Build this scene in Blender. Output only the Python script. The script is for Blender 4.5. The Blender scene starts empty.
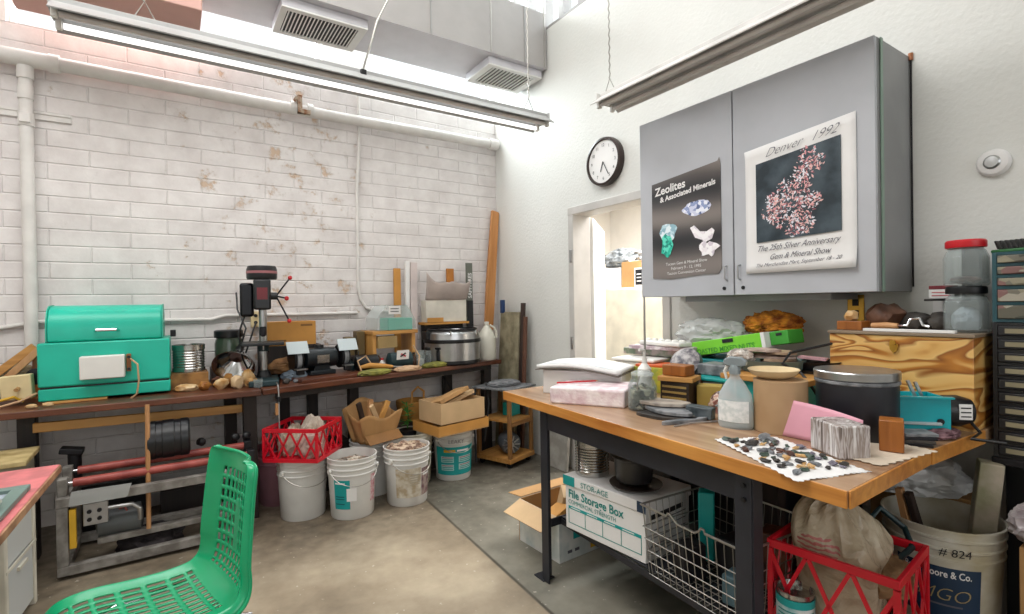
import bpy, math, random
from mathutils import Vector, Matrix, noise
PI = math.pi
R = math.radians
rnd = random.Random(7)
scene = bpy.context.scene
COL = scene.collection

# ------------------------------------------------------------------ materials
def lin(h):
    h = h.lstrip('#')
    v = [int(h[i:i + 2], 16) / 255 for i in (0, 2, 4)]
    return tuple(c / 12.92 if c <= .04045 else ((c + .055) / 1.055) ** 2.4 for c in v) + (1,)

class NT:
    def __init__(s, name):
        s.m = bpy.data.materials.new(name); s.m.use_nodes = True
        s.t = s.m.node_tree; s.b = s.t.nodes['Principled BSDF']; s.o = s.t.nodes['Material Output']
    def n(s, typ, **kw):
        nd = s.t.nodes.new(typ)
        for k, v in kw.items():
            if k.startswith('i_'):
                k = k[2:]
                nd.inputs[int(k) if k.isdigit() else k.replace('_', ' ')].default_value = v
            else: setattr(nd, k, v)
        return nd
    def l(s, a, ao, b, bi):
        s.t.links.new(a.outputs[ao], b.inputs[bi])
    def coord(s, out='Object', scale=(1, 1, 1), loc=(0, 0, 0)):
        c = s.n('ShaderNodeTexCoord'); m = s.n('ShaderNodeMapping')
        m.inputs['Scale'].default_value = scale; m.inputs['Location'].default_value = loc
        s.l(c, out, m, 'Vector'); return m
    def ramp(s, stops):
        r = s.n('ShaderNodeValToRGB'); e = r.color_ramp.elements
        while len(e) < len(stops): e.new(.5)
        for i, (p, c) in enumerate(stops):
            e[i].position = p; e[i].color = lin(c) if isinstance(c, str) else c
        return r
    def mix(s, fac, a, b, mode='MIX'):
        x = s.n('ShaderNodeMix', data_type='RGBA', blend_type=mode)
        for k, v in ((0, fac), (6, a), (7, b)):
            if isinstance(v, tuple) and len(v) == 2 and hasattr(v[0], 'outputs'): s.t.links.new(v[0].outputs[v[1]], x.inputs[k])
            elif isinstance(v, str): x.inputs[k].default_value = lin(v)
            else: x.inputs[k].default_value = v
        return x

_mc = {}
def mat(name, c, rough=.55, metal=0., var=.08, vs=6., bump=0., bs=40., c2=None, alpha=1., emit=0., trans=0., spec=.5):
    """principled surface with a little procedural variation"""
    if name in _mc: return _mc[name]
    t = NT(name); b = t.b
    b.inputs['Roughness'].default_value = rough; b.inputs['Metallic'].default_value = metal
    b.inputs['Specular IOR Level'].default_value = spec
    col = lin(c)
    m = t.coord(scale=(vs, vs, vs))
    nz = t.n('ShaderNodeTexNoise'); nz.inputs['Scale'].default_value = 1.; nz.inputs['Detail'].default_value = 4.
    t.l(m, 0, nz, 'Vector')
    c2v = lin(c2) if c2 else tuple(max(0, x * (1 - var * 2.2)) for x in col[:3]) + (1,)
    rp = t.ramp([(.38, c2v), (.62, col)]); t.l(nz, 'Fac', rp, 'Fac')
    t.l(rp, 'Color', b, 'Base Color')
    if bump:
        n2 = t.n('ShaderNodeTexNoise'); n2.inputs['Scale'].default_value = bs; n2.inputs['Detail'].default_value = 3.
        c0 = t.coord(); t.l(c0, 0, n2, 'Vector')
        bp = t.n('ShaderNodeBump'); bp.inputs['Strength'].default_value = bump; bp.inputs['Distance'].default_value = .01
        t.l(n2, 'Fac', bp, 'Height'); t.l(bp, 'Normal', b, 'Normal')
    if alpha < 1: b.inputs['Alpha'].default_value = alpha
    if trans: b.inputs['Transmission Weight'].default_value = trans
    if emit:
        b.inputs['Emission Color'].default_value = col; b.inputs['Emission Strength'].default_value = emit
    _mc[name] = t.m; return t.m

def glassy(name, c, alpha=.25, rough=.08):
    """thin clear sheet: mostly see-through with a glossy surface"""
    if name in _mc: return _mc[name]
    t = NT(name)
    tr = t.n('ShaderNodeBsdfTransparent'); tr.inputs['Color'].default_value = (.93, .95, .95, 1)
    t.b.inputs['Base Color'].default_value = lin(c); t.b.inputs['Roughness'].default_value = rough
    fr = t.n('ShaderNodeLayerWeight'); fr.inputs['Blend'].default_value = .35
    mr = t.n('ShaderNodeMapRange'); mr.inputs['To Min'].default_value = alpha; mr.inputs['To Max'].default_value = min(1, alpha + .38)
    t.l(fr, 'Facing', mr, 'Value')
    mx = t.n('ShaderNodeMixShader'); t.l(mr, 'Result', mx, 'Fac')
    t.l(tr, 0, mx, 1); t.l(t.b, 0, mx, 2); t.l(mx, 0, t.o, 'Surface')
    _mc[name] = t.m; return t.m

def wood(name, c1, c2, grain='Z', rough=.5, bump=.12, fine=1.):
    """straight grain: noise stretched along one axis"""
    if name in _mc: return _mc[name]
    t = NT(name); k = {'X': 0, 'Y': 1, 'Z': 2}[grain]; sc = [34. * fine] * 3; sc[k] = 1.6
    m = t.coord(scale=tuple(sc)); w = t.n('ShaderNodeTexNoise'); w.inputs['Scale'].default_value = 1.; w.inputs['Detail'].default_value = 4; w.inputs['Distortion'].default_value = .4
    t.l(m, 0, w, 'Vector'); sc2 = [5.] * 3; sc2[k] = 1.5
    m2 = t.coord(scale=tuple(sc2), loc=(3, 1, 2)); w2 = t.n('ShaderNodeTexNoise'); w2.inputs['Scale'].default_value = 1.; w2.inputs['Detail'].default_value = 5; t.l(m2, 0, w2, 'Vector')
    av = t.n('ShaderNodeMath', operation='MULTIPLY_ADD'); av.inputs[1].default_value = .5; t.l(w, 'Fac', av, 0)
    h = t.n('ShaderNodeMath', operation='MULTIPLY'); h.inputs[1].default_value = .5; t.l(w2, 'Fac', h, 0); t.l(h, 0, av, 2)
    r = t.ramp([(.34, c2), (.6, c1)]); t.l(av, 0, r, 'Fac')
    t.l(r, 'Color', t.b, 'Base Color'); t.b.inputs['Roughness'].default_value = rough
    bp = t.n('ShaderNodeBump'); bp.inputs['Strength'].default_value = bump; bp.inputs['Distance'].default_value = .003
    t.l(w, 'Fac', bp, 'Height'); t.l(bp, 'Normal', t.b, 'Normal')
    _mc[name] = t.m; return t.m

def brick_mat():
    t = NT('white_painted_block')
    c = t.n('ShaderNodeTexCoord'); sx = t.n('ShaderNodeSeparateXYZ'); cx = t.n('ShaderNodeCombineXYZ')
    t.l(c, 'Object', sx, 0)
    # slight wobble of the courses
    nw = t.n('ShaderNodeTexNoise'); nw.inputs['Scale'].default_value = 2.2; nw.inputs['Detail'].default_value = 3; t.l(c, 'Object', nw, 'Vector')
    mw = t.n('ShaderNodeMath', operation='MULTIPLY_ADD'); mw.inputs[1].default_value = .012; t.l(nw, 'Fac', mw, 0); t.l(sx, 'Z', mw, 2)
    t.l(sx, 'X', cx, 'X'); t.l(mw, 0, cx, 'Y')
    b = t.n('ShaderNodeTexBrick'); b.offset = .5
    for k, v in (('Scale', 1.), ('Mortar Size', .007), ('Mortar Smooth', 1.), ('Brick Width', .4064), ('Row Height', .1016), ('Bias', 0.)): b.inputs[k].default_value = v
    b.inputs['Color1'].default_value = (1, 1, 1, 1); b.inputs['Color2'].default_value = (.96, .96, .96, 1); b.inputs['Mortar'].default_value = (.975, .97, .975, 1)
    t.l(cx, 0, b, 'Vector')
    n1 = t.n('ShaderNodeTexNoise'); n1.inputs['Scale'].default_value = 5; n1.inputs['Detail'].default_value = 6; n1.inputs['Roughness'].default_value = .6; t.l(c, 'Object', n1, 'Vector')
    n2 = t.n('ShaderNodeTexNoise'); n2.inputs['Scale'].default_value = 60; n2.inputs['Detail'].default_value = 4; t.l(c, 'Object', n2, 'Vector')
    base = t.ramp([(.3, '#cfc8c6'), (.62, '#e4dfdd')]); t.l(n1, 'Fac', base, 'Fac')
    m1 = t.mix(1., (base, 'Color'), (b, 'Color'), 'MULTIPLY')
    # peeling ochre patches, densest round the middle of the wall
    n3 = t.n('ShaderNodeTexNoise'); n3.inputs['Scale'].default_value = 6.5; n3.inputs['Detail'].default_value = 5; n3.inputs['Roughness'].default_value = .65
    mp = t.coord(loc=(3.1, 0, 1.7)); t.l(mp, 0, n3, 'Vector')
    gx = t.n('ShaderNodeMath', operation='SUBTRACT'); gx.inputs[1].default_value = -1.86; t.l(sx, 'X', gx, 0)
    g2 = t.n('ShaderNodeMath', operation='MULTIPLY'); t.l(gx, 0, g2, 0); t.l(gx, 0, g2, 1)
    g3 = t.n('ShaderNodeMath', operation='MULTIPLY_ADD'); g3.inputs[1].default_value = -.16; g3.inputs[2].default_value = .036; t.l(g2, 0, g3, 0)
    g3b = t.n('ShaderNodeMath', operation='MAXIMUM'); g3b.inputs[1].default_value = -.075; t.l(g3, 0, g3b, 0)
    g4 = t.n('ShaderNodeMath', operation='ADD'); t.l(n3, 'Fac', g4, 0); t.l(g3b, 0, g4, 1)
    pr_ = t.ramp([(.60, (0, 0, 0, 1)), (.66, (.9, .9, .9, 1))]); t.l(g4, 0, pr_, 'Fac')
    m2 = t.mix((pr_, 'Color'), (m1, 'Result'), '#cda67e'); m2.clamp_factor = True
    gg = t.ramp([(.55, (0, 0, 0, 1)), (.62, (.4, .4, .4, 1))]); t.l(g4, 0, gg, 'Fac')
    m3 = t.mix((gg, 'Color'), (m2, 'Result'), '#b9b0aa')
    t.l(m3, 'Result', t.b, 'Base Color'); t.b.inputs['Roughness'].default_value = .6
    h1 = t.n('ShaderNodeMath', operation='MULTIPLY_ADD'); h1.inputs[1].default_value = .35; t.l(n1, 'Fac', h1, 0)
    inv = t.n('ShaderNodeMath', operation='SUBTRACT'); inv.inputs[0].default_value = 1.; t.l(b, 'Fac', inv, 1); t.l(inv, 0, h1, 2)
    h2 = t.n('ShaderNodeMath', operation='MULTIPLY_ADD'); h2.inputs[1].default_value = .12; t.l(n2, 'Fac', h2, 0); t.l(h1, 0, h2, 2)
    h3 = t.n('ShaderNodeMath', operation='MULTIPLY_ADD'); h3.inputs[1].default_value = -.7; t.l(pr_, 'Color', h3, 0); t.l(h2, 0, h3, 2)
    bp = t.n('ShaderNodeBump'); bp.inputs['Strength'].default_value = .62; bp.inputs['Distance'].default_value = .008
    t.l(h3, 0, bp, 'Height'); t.l(bp, 'Normal', t.b, 'Normal')
    return t.m

def floor_mat():
    t = NT('stained_concrete'); c = t.n('ShaderNodeTexCoord'); sx = t.n('ShaderNodeSeparateXYZ'); t.l(c, 'Object', sx, 0)
    n1 = t.n('ShaderNodeTexNoise'); n1.inputs['Scale'].default_value = 1.6; n1.inputs['Detail'].default_value = 7; n1.inputs['Roughness'].default_value = .62; t.l(c, 'Object', n1, 'Vector')
    n2 = t.n('ShaderNodeTexNoise'); n2.inputs['Scale'].default_value = 14; n2.inputs['Detail'].default_value = 6; t.l(c, 'Object', n2, 'Vector')
    tan = t.ramp([(.3, '#6e6150'), (.5, '#978873'), (.68, '#b5a68f')]); t.l(n1, 'Fac', tan, 'Fac')
    gry = t.ramp([(.3, '#5c594f'), (.55, '#8b8679'), (.7, '#a6a092')]); t.l(n1, 'Fac', gry, 'Fac')
    # slab joint runs at x = -1.27 towards the brick wall
    e = t.n('ShaderNodeMath', operation='MULTIPLY_ADD'); e.inputs[1].default_value = -.065; t.l(sx, 'Y', e, 0); t.l(sx, 'X', e, 2)
    st = t.n('ShaderNodeMath', operation='GREATER_THAN'); st.inputs[1].default_value = -1.155; t.l(e, 0, st, 0)
    m1 = t.mix((st, 0), (tan, 'Color'), (gry, 'Color'))
    d = t.n('ShaderNodeMath', operation='SUBTRACT'); d.inputs[1].default_value = -1.155; t.l(e, 0, d, 0)
    ab = t.n('ShaderNodeMath', operation='ABSOLUTE'); t.l(d, 0, ab, 0)
    jr = t.ramp([(.004, (1, 1, 1, 1)), (.012, (0, 0, 0, 1))]); t.l(ab, 0, jr, 'Fac')
    m2 = t.mix((jr, 'Color'), (m1, 'Result'), '#4c463c')
    # mottled darkening that grows towards the brick wall
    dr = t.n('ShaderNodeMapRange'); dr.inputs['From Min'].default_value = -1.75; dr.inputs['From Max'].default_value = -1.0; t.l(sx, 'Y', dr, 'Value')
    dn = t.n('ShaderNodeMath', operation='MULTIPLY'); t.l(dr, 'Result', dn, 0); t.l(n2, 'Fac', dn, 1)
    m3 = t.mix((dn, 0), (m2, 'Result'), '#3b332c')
    sp = t.n('ShaderNodeTexNoise'); sp.inputs['Scale'].default_value = 38; sp.inputs['Detail'].default_value = 2; t.l(c, 'Object', sp, 'Vector')
    sr = t.ramp([(.70, (0, 0, 0, 1)), (.74, (.7, .7, .7, 1))]); t.l(sp, 'Fac', sr, 'Fac')
    m4 = t.mix((sr, 'Color'), (m3, 'Result'), '#c9c0b2')
    t.l(m4, 'Result', t.b, 'Base Color')
    rr = t.n('ShaderNodeMapRange'); rr.inputs['To Min'].default_value = .28; rr.inputs['To Max'].default_value = .6; t.l(n2, 'Fac', rr, 'Value'); t.l(rr, 'Result', t.b, 'Roughness')
    bp = t.n('ShaderNodeBump'); bp.inputs['Strength'].default_value = .25; bp.inputs['Distance'].default_value = .004; t.l(n2, 'Fac', bp, 'Height'); t.l(bp, 'Normal', t.b, 'Normal')
    return t.m

def ply_mat():
    t = NT('flame_grain_plywood'); m = t.coord(scale=(3.6, 1.5, 9.5))
    n = t.n('ShaderNodeTexNoise'); n.inputs['Scale'].default_value = 1.15; n.inputs['Detail'].default_value = 1.5; n.inputs['Distortion'].default_value = .6; t.l(m, 0, n, 'Vector')
    k = t.n('ShaderNodeMath', operation='MULTIPLY'); k.inputs[1].default_value = 7.5; t.l(n, 'Fac', k, 0)
    f = t.n('ShaderNodeMath', operation='FRACT'); t.l(k, 0, f, 0)
    r = t.ramp([(.0, '#8f5420'), (.3, '#b87830'), (.5, '#d9a860'), (.85, '#e2b872'), (1., '#8f5420')]); t.l(f, 0, r, 'Fac')
    t.l(r, 'Color', t.b, 'Base Color'); t.b.inputs['Roughness'].default_value = .42
    return t.m

def marble_mat():
    t = NT('banded_petrified_stone'); m = t.coord(scale=(1, 1, .12))
    w = t.n('ShaderNodeTexNoise'); w.inputs['Scale'].default_value = 45; w.inputs['Detail'].default_value = 4; w.inputs['Distortion'].default_value = .7; t.l(m, 0, w, 'Vector')
    r = t.ramp([(.30, '#3a2f28'), (.42, '#7d6f68'), (.49, '#cdc6c6'), (.56, '#8f8078'), (.66, '#dedad9')]); t.l(w, 'Fac', r, 'Fac')
    t.l(r, 'Color', t.b, 'Base Color'); t.b.inputs['Roughness'].default_value = .35
    return t.m

def speckle(name, cols, scale=40, rough=.7):
    if name in _mc: return _mc[name]
    t = NT(name); m = t.coord(); v = t.n('ShaderNodeTexVoronoi'); v.inputs['Scale'].default_value = scale; t.l(m, 0, v, 'Vector')
    s = t.n('ShaderNodeSeparateColor'); t.l(v, 'Color', s, 0)
    r = t.ramp([(i / (len(cols)), c) for i, c in enumerate(cols)]); r.color_ramp.interpolation = 'CONSTANT'; t.l(s, 0, r, 'Fac')
    t.l(r, 'Color', t.b, 'Base Color'); t.b.inputs['Roughness'].default_value = rough
    _mc[name] = t.m; return t.m

M_brick = brick_mat(); M_floor = floor_mat(); M_ply = ply_mat(); M_marble = marble_mat()
M_plaster = mat('white_plaster', '#e0e0dc', .65, var=.03, vs=1.2, bump=.25, bs=45)
M_trimw = mat('white_trim_paint', '#e2e1de', .5, var=.03)
M_frame = mat('door_frame_paint', '#cbc7c3', .5, var=.05)
M_pipe = mat('white_pipe_paint', '#dfdbd7', .45, var=.05, vs=9)
M_duct = mat('grey_duct_paint', '#aba7a5', .5, var=.03)
M_ductL = mat('pale_duct_paint', '#cfcdd2', .5, var=.03)
M_salmon = mat('salmon_painted_panel', '#cba095', .6, var=.06, vs=2)
M_alu = mat('grey_fixture_enamel', '#a5a5a4', .35, .1, var=.03)
M_tubeoff = mat('unlit_tube_glass', '#d8d3d0', .25)
M_tubeon = mat('lit_tube', '#ffffff', .3, emit=1.3, var=0.)
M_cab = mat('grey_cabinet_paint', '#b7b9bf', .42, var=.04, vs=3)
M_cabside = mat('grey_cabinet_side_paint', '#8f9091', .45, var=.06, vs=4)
M_black = mat('black_plastic', '#15161a', .38)
M_blackwood = wood('blackened_wood', '#2a201d', '#15100f', 'Z', .6)
M_blackm = mat('black_metal', '#1d1e22', .35, .5)
M_dark = mat('dark_iron', '#26252a', .5, .4, c2='#1a181a', bump=.2)
M_steel = mat('brushed_steel', '#b9b9ba', .28, .9, var=.05, vs=20)
M_tin = mat('tin_can_metal', '#c4c2be', .2, .95, var=.08, vs=15)
M_chrome = mat('chrome', '#d8d8da', .12, 1., var=.02)
M_wire = mat('galvanised_wire', '#a9a6a0', .35, .8)
M_turq = mat('turquoise_enamel', '#16bda2', .35, var=.07, vs=4)
M_teal = mat('teal_paint', '#17a3a0', .4, var=.08)
M_dteal = mat('dark_teal_paint', '#173338', .5)
M_white = mat('white_plastic', '#e6e4df', .4, var=.03)
M_bucket = mat('bucket_plastic', '#dcdad6', .38, var=.06, vs=5)
M_bucketd = mat('dirty_bucket_plastic', '#d3cfc4', .45, c2='#b0a488', vs=6)
M_red = mat('red_crate_plastic', '#cf1027', .35, var=.05)
M_redcap = mat('red_cap', '#c81a26', .3)
M_card = mat('brown_cardboard', '#b58a58', .75, var=.07, vs=5)
M_cardl = mat('pale_cardboard', '#cfae84', .75, var=.05)
M_carddk = mat('dark_cardboard', '#8c6234', .75, var=.08)
M_paperw = mat('white_paper', '#e9e7e6', .7, var=.02)
M_benchtop = wood('reddish_bench_wood', '#70402a', '#3a1c12', 'X', .35)
M_dkwood = wood('dark_frame_wood', '#41302a', '#231a16', 'Z', .6)
M_maple = wood('worn_maple_top', '#bb9a7a', '#8f6c52', 'Y', .2, .08, .5)
M_maple2 = wood('golden_maple_edge', '#d8974a', '#ab6828', 'Y', .4, .12)
M_pine = wood('yellow_pine', '#cf9a55', '#b27a38', 'Z')
M_pinex = wood('yellow_pine_lengthwise', '#c99552', '#a06a30', 'X')
M_plank = wood('orange_plank_wood', '#cb9058', '#a86c34', 'Z')
M_block = wood('varnished_wood_block', '#a8662a', '#7b4316', 'Z', .35)
M_stick = wood('broom_stick_wood', '#c99768', '#a87446', 'Z')
M_hood = glassy('clear_hood_plastic', '#dfe3e3', .22, .1)
M_frost = glassy('frosted_plastic', '#e3e6e6', .45, .3)
M_clear = glassy('clear_glass', '#c3cbcb', .17, .04)
M_bag = glassy('clear_plastic_bag', '#d9dad8', .38, .2)
M_bagw = mat('white_plastic_bag', '#dcdcdc', .35, var=.05)
M_bagtan = mat('tan_plastic_bag', '#b3a48c', .2, c2='#8a7860', vs=7, spec=.8, bump=.9, bs=13)
def bag_mat():
    t = NT('tan_plastic_bag_with_print'); c = t.n('ShaderNodeTexCoord'); s = t.n('ShaderNodeSeparateXYZ'); t.l(c, 'Object', s, 0)
    n = t.n('ShaderNodeTexNoise'); n.inputs['Scale'].default_value = 7; n.inputs['Detail'].default_value = 5; t.l(c, 'Object', n, 'Vector')
    r = t.ramp([(.35, '#8f7c63'), (.62, '#c0b29b')]); t.l(n, 'Fac', r, 'Fac')
    def sq(o, cen, rad):
        a = t.n('ShaderNodeMath', operation='SUBTRACT'); a.inputs[1].default_value = cen; t.l(s, o, a, 0)
        d = t.n('ShaderNodeMath', operation='DIVIDE'); d.inputs[1].default_value = rad; t.l(a, 0, d, 0)
        m = t.n('ShaderNodeMath', operation='MULTIPLY'); t.l(d, 0, m, 0); t.l(d, 0, m, 1); return m
    e = t.n('ShaderNodeMath', operation='ADD'); t.l(sq('X', -.03, .062), 0, e, 0); t.l(sq('Z', .245, .035), 0, e, 1)
    lt = t.n('ShaderNodeMath', operation='LESS_THAN'); lt.inputs[1].default_value = 1.; t.l(e, 0, lt, 0)
    w = t.n('ShaderNodeTexWave', wave_type='RINGS'); w.inputs['Scale'].default_value = 22; w.inputs['Distortion'].default_value = 9; w.inputs['Detail'].default_value = 2; t.l(c, 'Object', w, 'Vector')
    gt = t.n('ShaderNodeMath', operation='GREATER_THAN'); gt.inputs[1].default_value = .5; t.l(w, 'Fac', gt, 0)
    f = t.n('ShaderNodeMath', operation='MULTIPLY'); t.l(lt, 0, f, 0); t.l(gt, 0, f, 1); f2 = t.n('ShaderNodeMath', operation='MULTIPLY'); f2.inputs[1].default_value = .75; t.l(f, 0, f2, 0)
    mx = t.mix((f2, 0), (r, 'Color'), '#a8404c'); t.l(mx, 'Result', t.b, 'Base Color'); t.b.inputs['Roughness'].default_value = .2
    n2 = t.n('ShaderNodeTexNoise'); n2.inputs['Scale'].default_value = 9; n2.inputs['Detail'].default_value = 5; n2.inputs['Distortion'].default_value = 1.5; t.l(c, 'Object', n2, 'Vector')
    bp = t.n('ShaderNodeBump'); bp.inputs['Strength'].default_value = 1.; bp.inputs['Distance'].default_value = .02; t.l(n2, 'Fac', bp, 'Height'); t.l(bp, 'Normal', t.b, 'Normal')
    return t.m
M_bagprint = bag_mat()
M_green = mat('green_chair_plastic', '#12a06c', .22, var=.02, spec=.6)
M_pink = mat('pink_laminate', '#d9777a', .45, var=.12, vs=14)
M_pinkp = mat('pink_paper', '#e3a3b4', .6, var=.05)
M_lime = mat('lime_green_card', '#7fd638', .5, var=.03)
M_dgreen = mat('deep_green_card', '#3f9a35', .5, var=.04)
M_rock = speckle('mixed_rubble', ['#8c8176', '#b5a898', '#6e6257', '#c7bcae', '#94785f'], 30)
M_rockd = mat('dark_stone', '#46413c', .6, c2='#2b2624', vs=18, bump=.4, bs=60)
M_rockg = mat('grey_stone', '#8c8d90', .55, c2='#5d6064', vs=25, bump=.3)
M_rocky = mat('cream_stone', '#dcc49a', .6, c2='#b8884c', vs=14, bump=.3)
M_rockb = mat('reddish_brown_stone', '#6b3a22', .5, c2='#3e2014', vs=14, bump=.3)
M_rag = mat('dirty_white_rag', '#cdc0b4', .85, c2='#a3927f', vs=10)
M_sponge = mat('orange_brown_wool', '#d98a2a', .9, c2='#8a4515', vs=22, bump=.8, bs=120)
M_rust = mat('rusty_pink_roller', '#b0564c', .45, c2='#8c3a34', vs=10)
M_greypaint = mat('chipped_grey_paint', '#8d8983', .6, c2='#6a645e', vs=16)
M_ink = mat('black_ink', '#1c1c20', .6, var=0)
M_inkg = mat('grey_script_ink', '#5c5a63', .6, var=0)
M_inkt = mat('teal_ink', '#12857f', .6, var=0)
M_inkr = mat('red_ink', '#bb2a3c', .6, var=0)
M_lteal = mat('teal_label', '#139c9b', .5, var=.05)
M_navy = mat('navy_label', '#16324f', .45, var=.08)
M_cream = mat('cream_plastic', '#e3cfa0', .45)
M_yellow = mat('yellow_paint', '#d9a92b', .5)
M_mirrorish = mat('gold_brass', '#c79a43', .3, .9)
M_pot = mat('black_enamel_pot', '#26262a', .3, .2, c2='#3a3836', vs=8)
M_baskety = mat('grey_green_bowl', '#64746f', .5)
M_orangebox = mat('orange_tan_card', '#c98f45', .7, var=.07, vs=6)
M_greenleaf = mat('green_foliage', '#3f7a2e', .5)
M_velvet = mat('mustard_rag', '#8d8a3c', .85, c2='#6b6a32', vs=15)
M_rubberw = mat('beige_hose', '#c8a37c', .5)
M_bluegrey = mat('blue_grey_plastic', '#7f98a4', .4)

# ------------------------------------------------------------------ mesh builder
class MB:
    def __init__(s): s.v = []; s.f = []; s.mi = []; s.m = 0
    def add(s, vs, fs, M=None):
        o = len(s.v)
        for p in vs:
            p = Vector(p)
            s.v.append(M @ p if M else p)
        for f in fs: s.f.append([o + i for i in f]); s.mi.append(s.m)
        return s
    def box(s, c, d, rot=(0, 0, 0)):
        x, y, z = d[0] / 2, d[1] / 2, d[2] / 2
        vs = [(-x, -y, -z), (x, -y, -z), (x, y, -z), (-x, y, -z), (-x, -y, z), (x, -y, z), (x, y, z), (-x, y, z)]
        M = Matrix.Translation(Vector(c)) @ Matrix.Rotation(rot[2], 4, 'Z') @ Matrix.Rotation(rot[1], 4, 'Y') @ Matrix.Rotation(rot[0], 4, 'X')
        return s.add(vs, [(0, 3, 2, 1), (4, 5, 6, 7), (0, 1, 5, 4), (1, 2, 6, 5), (2, 3, 7, 6), (3, 0, 4, 7)], M)
    def bx(s, x0, x1, y0, y1, z0, z1):
        return s.box(((x0 + x1) / 2, (y0 + y1) / 2, (z0 + z1) / 2), (abs(x1 - x0), abs(y1 - y0), abs(z1 - z0)))
    def tube(s, pts, r, n=8, closed=False, cap=True):
        pts = [Vector(p) for p in pts]; N = len(pts); rr = r if isinstance(r, (list, tuple)) else [r] * N
        up = None; vs = []
        for i, p in enumerate(pts):
            a = pts[(i - 1) % N] if (closed or i > 0) else p; b = pts[(i + 1) % N] if (closed or i < N - 1) else p
            t = (b - a)
            t = t.normalized() if t.length > 1e-9 else Vector((0, 0, 1))
            if up is None: up = Vector((0, 0, 1)) if abs(t.z) < .9 else Vector((1, 0, 0))
            u = up - t * up.dot(t)
            if u.length < 1e-6: u = t.orthogonal()
            u.normalize(); w = t.cross(u); up = u
            for k in range(n):
                q = 2 * PI * k / n; vs.append(p + (u * math.cos(q) + w * math.sin(q)) * rr[i])
        fs = []
        for i in range(N if closed else N - 1):
            j = (i + 1) % N
            for k in range(n): fs.append((i * n + k, i * n + (k + 1) % n, j * n + (k + 1) % n, j * n + k))
        if cap and not closed: fs.append(tuple(range(n - 1, -1, -1))); fs.append(tuple((N - 1) * n + k for k in range(n)))
        return s.add(vs, fs)
    def lathe(s, prof, n=32, c=(0, 0, 0), M=None, close=False):
        vs = []; fs = []; L = len(prof)
        for r, z in prof:
            for k in range(n):
                q = 2 * PI * k / n; vs.append((r * math.cos(q), r * math.sin(q), z))
        for i in range(L if close else L - 1):
            j = (i + 1) % L
            for k in range(n): fs.append((i * n + k, i * n + (k + 1) % n, j * n + (k + 1) % n, j * n + k))
        if not close:
            if prof[0][0] > 1e-5: fs.append(tuple(range(n - 1, -1, -1)))
            if prof[-1][0] > 1e-5: fs.append(tuple((L - 1) * n + k for k in range(n)))
        T = Matrix.Translation(Vector(c)) @ (M if M else Matrix())
        return s.add(vs, fs, T)
    def cyl(s, p0, p1, r, n=20): return s.tube([p0, p1], r, n)
    def prism(s, poly, d0, d1, plane='xy'):
        """extrude a 2-D outline along the remaining axis"""
        def P(a, b, d): return {'xy': (a, b, d), 'xz': (a, d, b), 'yz': (d, a, b)}[plane]
        n = len(poly); vs = [P(a, b, d0) for a, b in poly] + [P(a, b, d1) for a, b in poly]
        fs = [tuple(range(n - 1, -1, -1)), tuple(range(n, 2 * n))] + [(i, (i + 1) % n, n + (i + 1) % n, n + i) for i in range(n)]
        return s.add(vs, fs)
    def rock(s, c, d, seed=0, amp=.28, freq=1.6, sub=2, facet=False):
        import bmesh
        bm = bmesh.new(); bmesh.ops.create_icosphere(bm, subdivisions=sub, radius=1)
        vs = []; off = Vector((seed * 3.7, seed * 1.3, seed * 7.1))
        for v in bm.verts:
            p = v.co.copy(); k = 1 + amp * noise.noise(p * freq + off) * 1.6 + amp * .4 * noise.noise(p * freq * 3 + off)
            vs.append(Vector((p.x * d[0] / 2 * k, p.y * d[1] / 2 * k, p.z * d[2] / 2 * k)) + Vector(c))
        fs = [tuple(v.index for v in f.verts) for f in bm.faces]; bm.free()
        return s.add(vs, fs)
    def crumple(s, c, d, seed=0, amp=.2, sub=4, flat=True):
        """creased bag / rag: ridged noise over a rounded lump, flat underneath"""
        import bmesh
        bm = bmesh.new(); bmesh.ops.create_icosphere(bm, subdivisions=sub, radius=1)
        vs = []; off = Vector((seed * 5.1, seed * 2.3, seed * 1.7))
        for v in bm.verts:
            p = v.co.copy()
            r1 = 1 - 2 * abs(noise.noise(p * 1.7 + off)); r2 = 1 - 3 * abs(noise.noise(p * 3.6 + off * 1.7)); r3 = 1 - 3 * abs(noise.noise(Vector((p.x * 9, p.y * 9, p.z * 4)) + off))
            k = 1 + amp * (.55 * r1 + .28 * r2 + .10 * r3 - .35)
            z = p.z * k
            if flat: z = max(z, -.62 + .05 * noise.noise(p * 4 + off))
            vs.append(Vector((p.x * d[0] / 2 * k, p.y * d[1] / 2 * k, z * d[2] / 2 + (.62 * d[2] / 2 if flat else 0))) + Vector(c))
        fs = [tuple(v.index for v in f.verts) for f in bm.faces]; bm.free()
        return s.add(vs, fs)
    def grid(s, fn, nu, nv, skip=None):
        vs = [fn(i / nu, j / nv) for j in range(nv + 1) for i in range(nu + 1)]; fs = []
        for j in range(nv):
            for i in range(nu):
                if skip and skip(i, j): continue
                a = j * (nu + 1) + i; fs.append((a, a + 1, a + nu + 2, a + nu + 1))
        return s.add(vs, fs)
    def build(s, name, m, parent=None, bevel=0., seg=2, smooth=True, solid=0., angle=35, subsurf=0):
        me = bpy.data.meshes.new(name); me.from_pydata([tuple(v) for v in s.v], [], s.f)
        for x in (m if isinstance(m, (list, tuple)) else [m]): me.materials.append(x)
        me.polygons.foreach_set('material_index', s.mi)
        if smooth:
            me.polygons.foreach_set('use_smooth', [True] * len(me.polygons)); me.set_sharp_from_angle(angle=R(angle))
        me.update(); o = bpy.data.objects.new(name, me); COL.objects.link(o)
        if parent is not None: o.parent = parent
        if solid:
            md = o.modifiers.new('Solidify', 'SOLIDIFY'); md.thickness = solid; md.offset = 0
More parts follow.
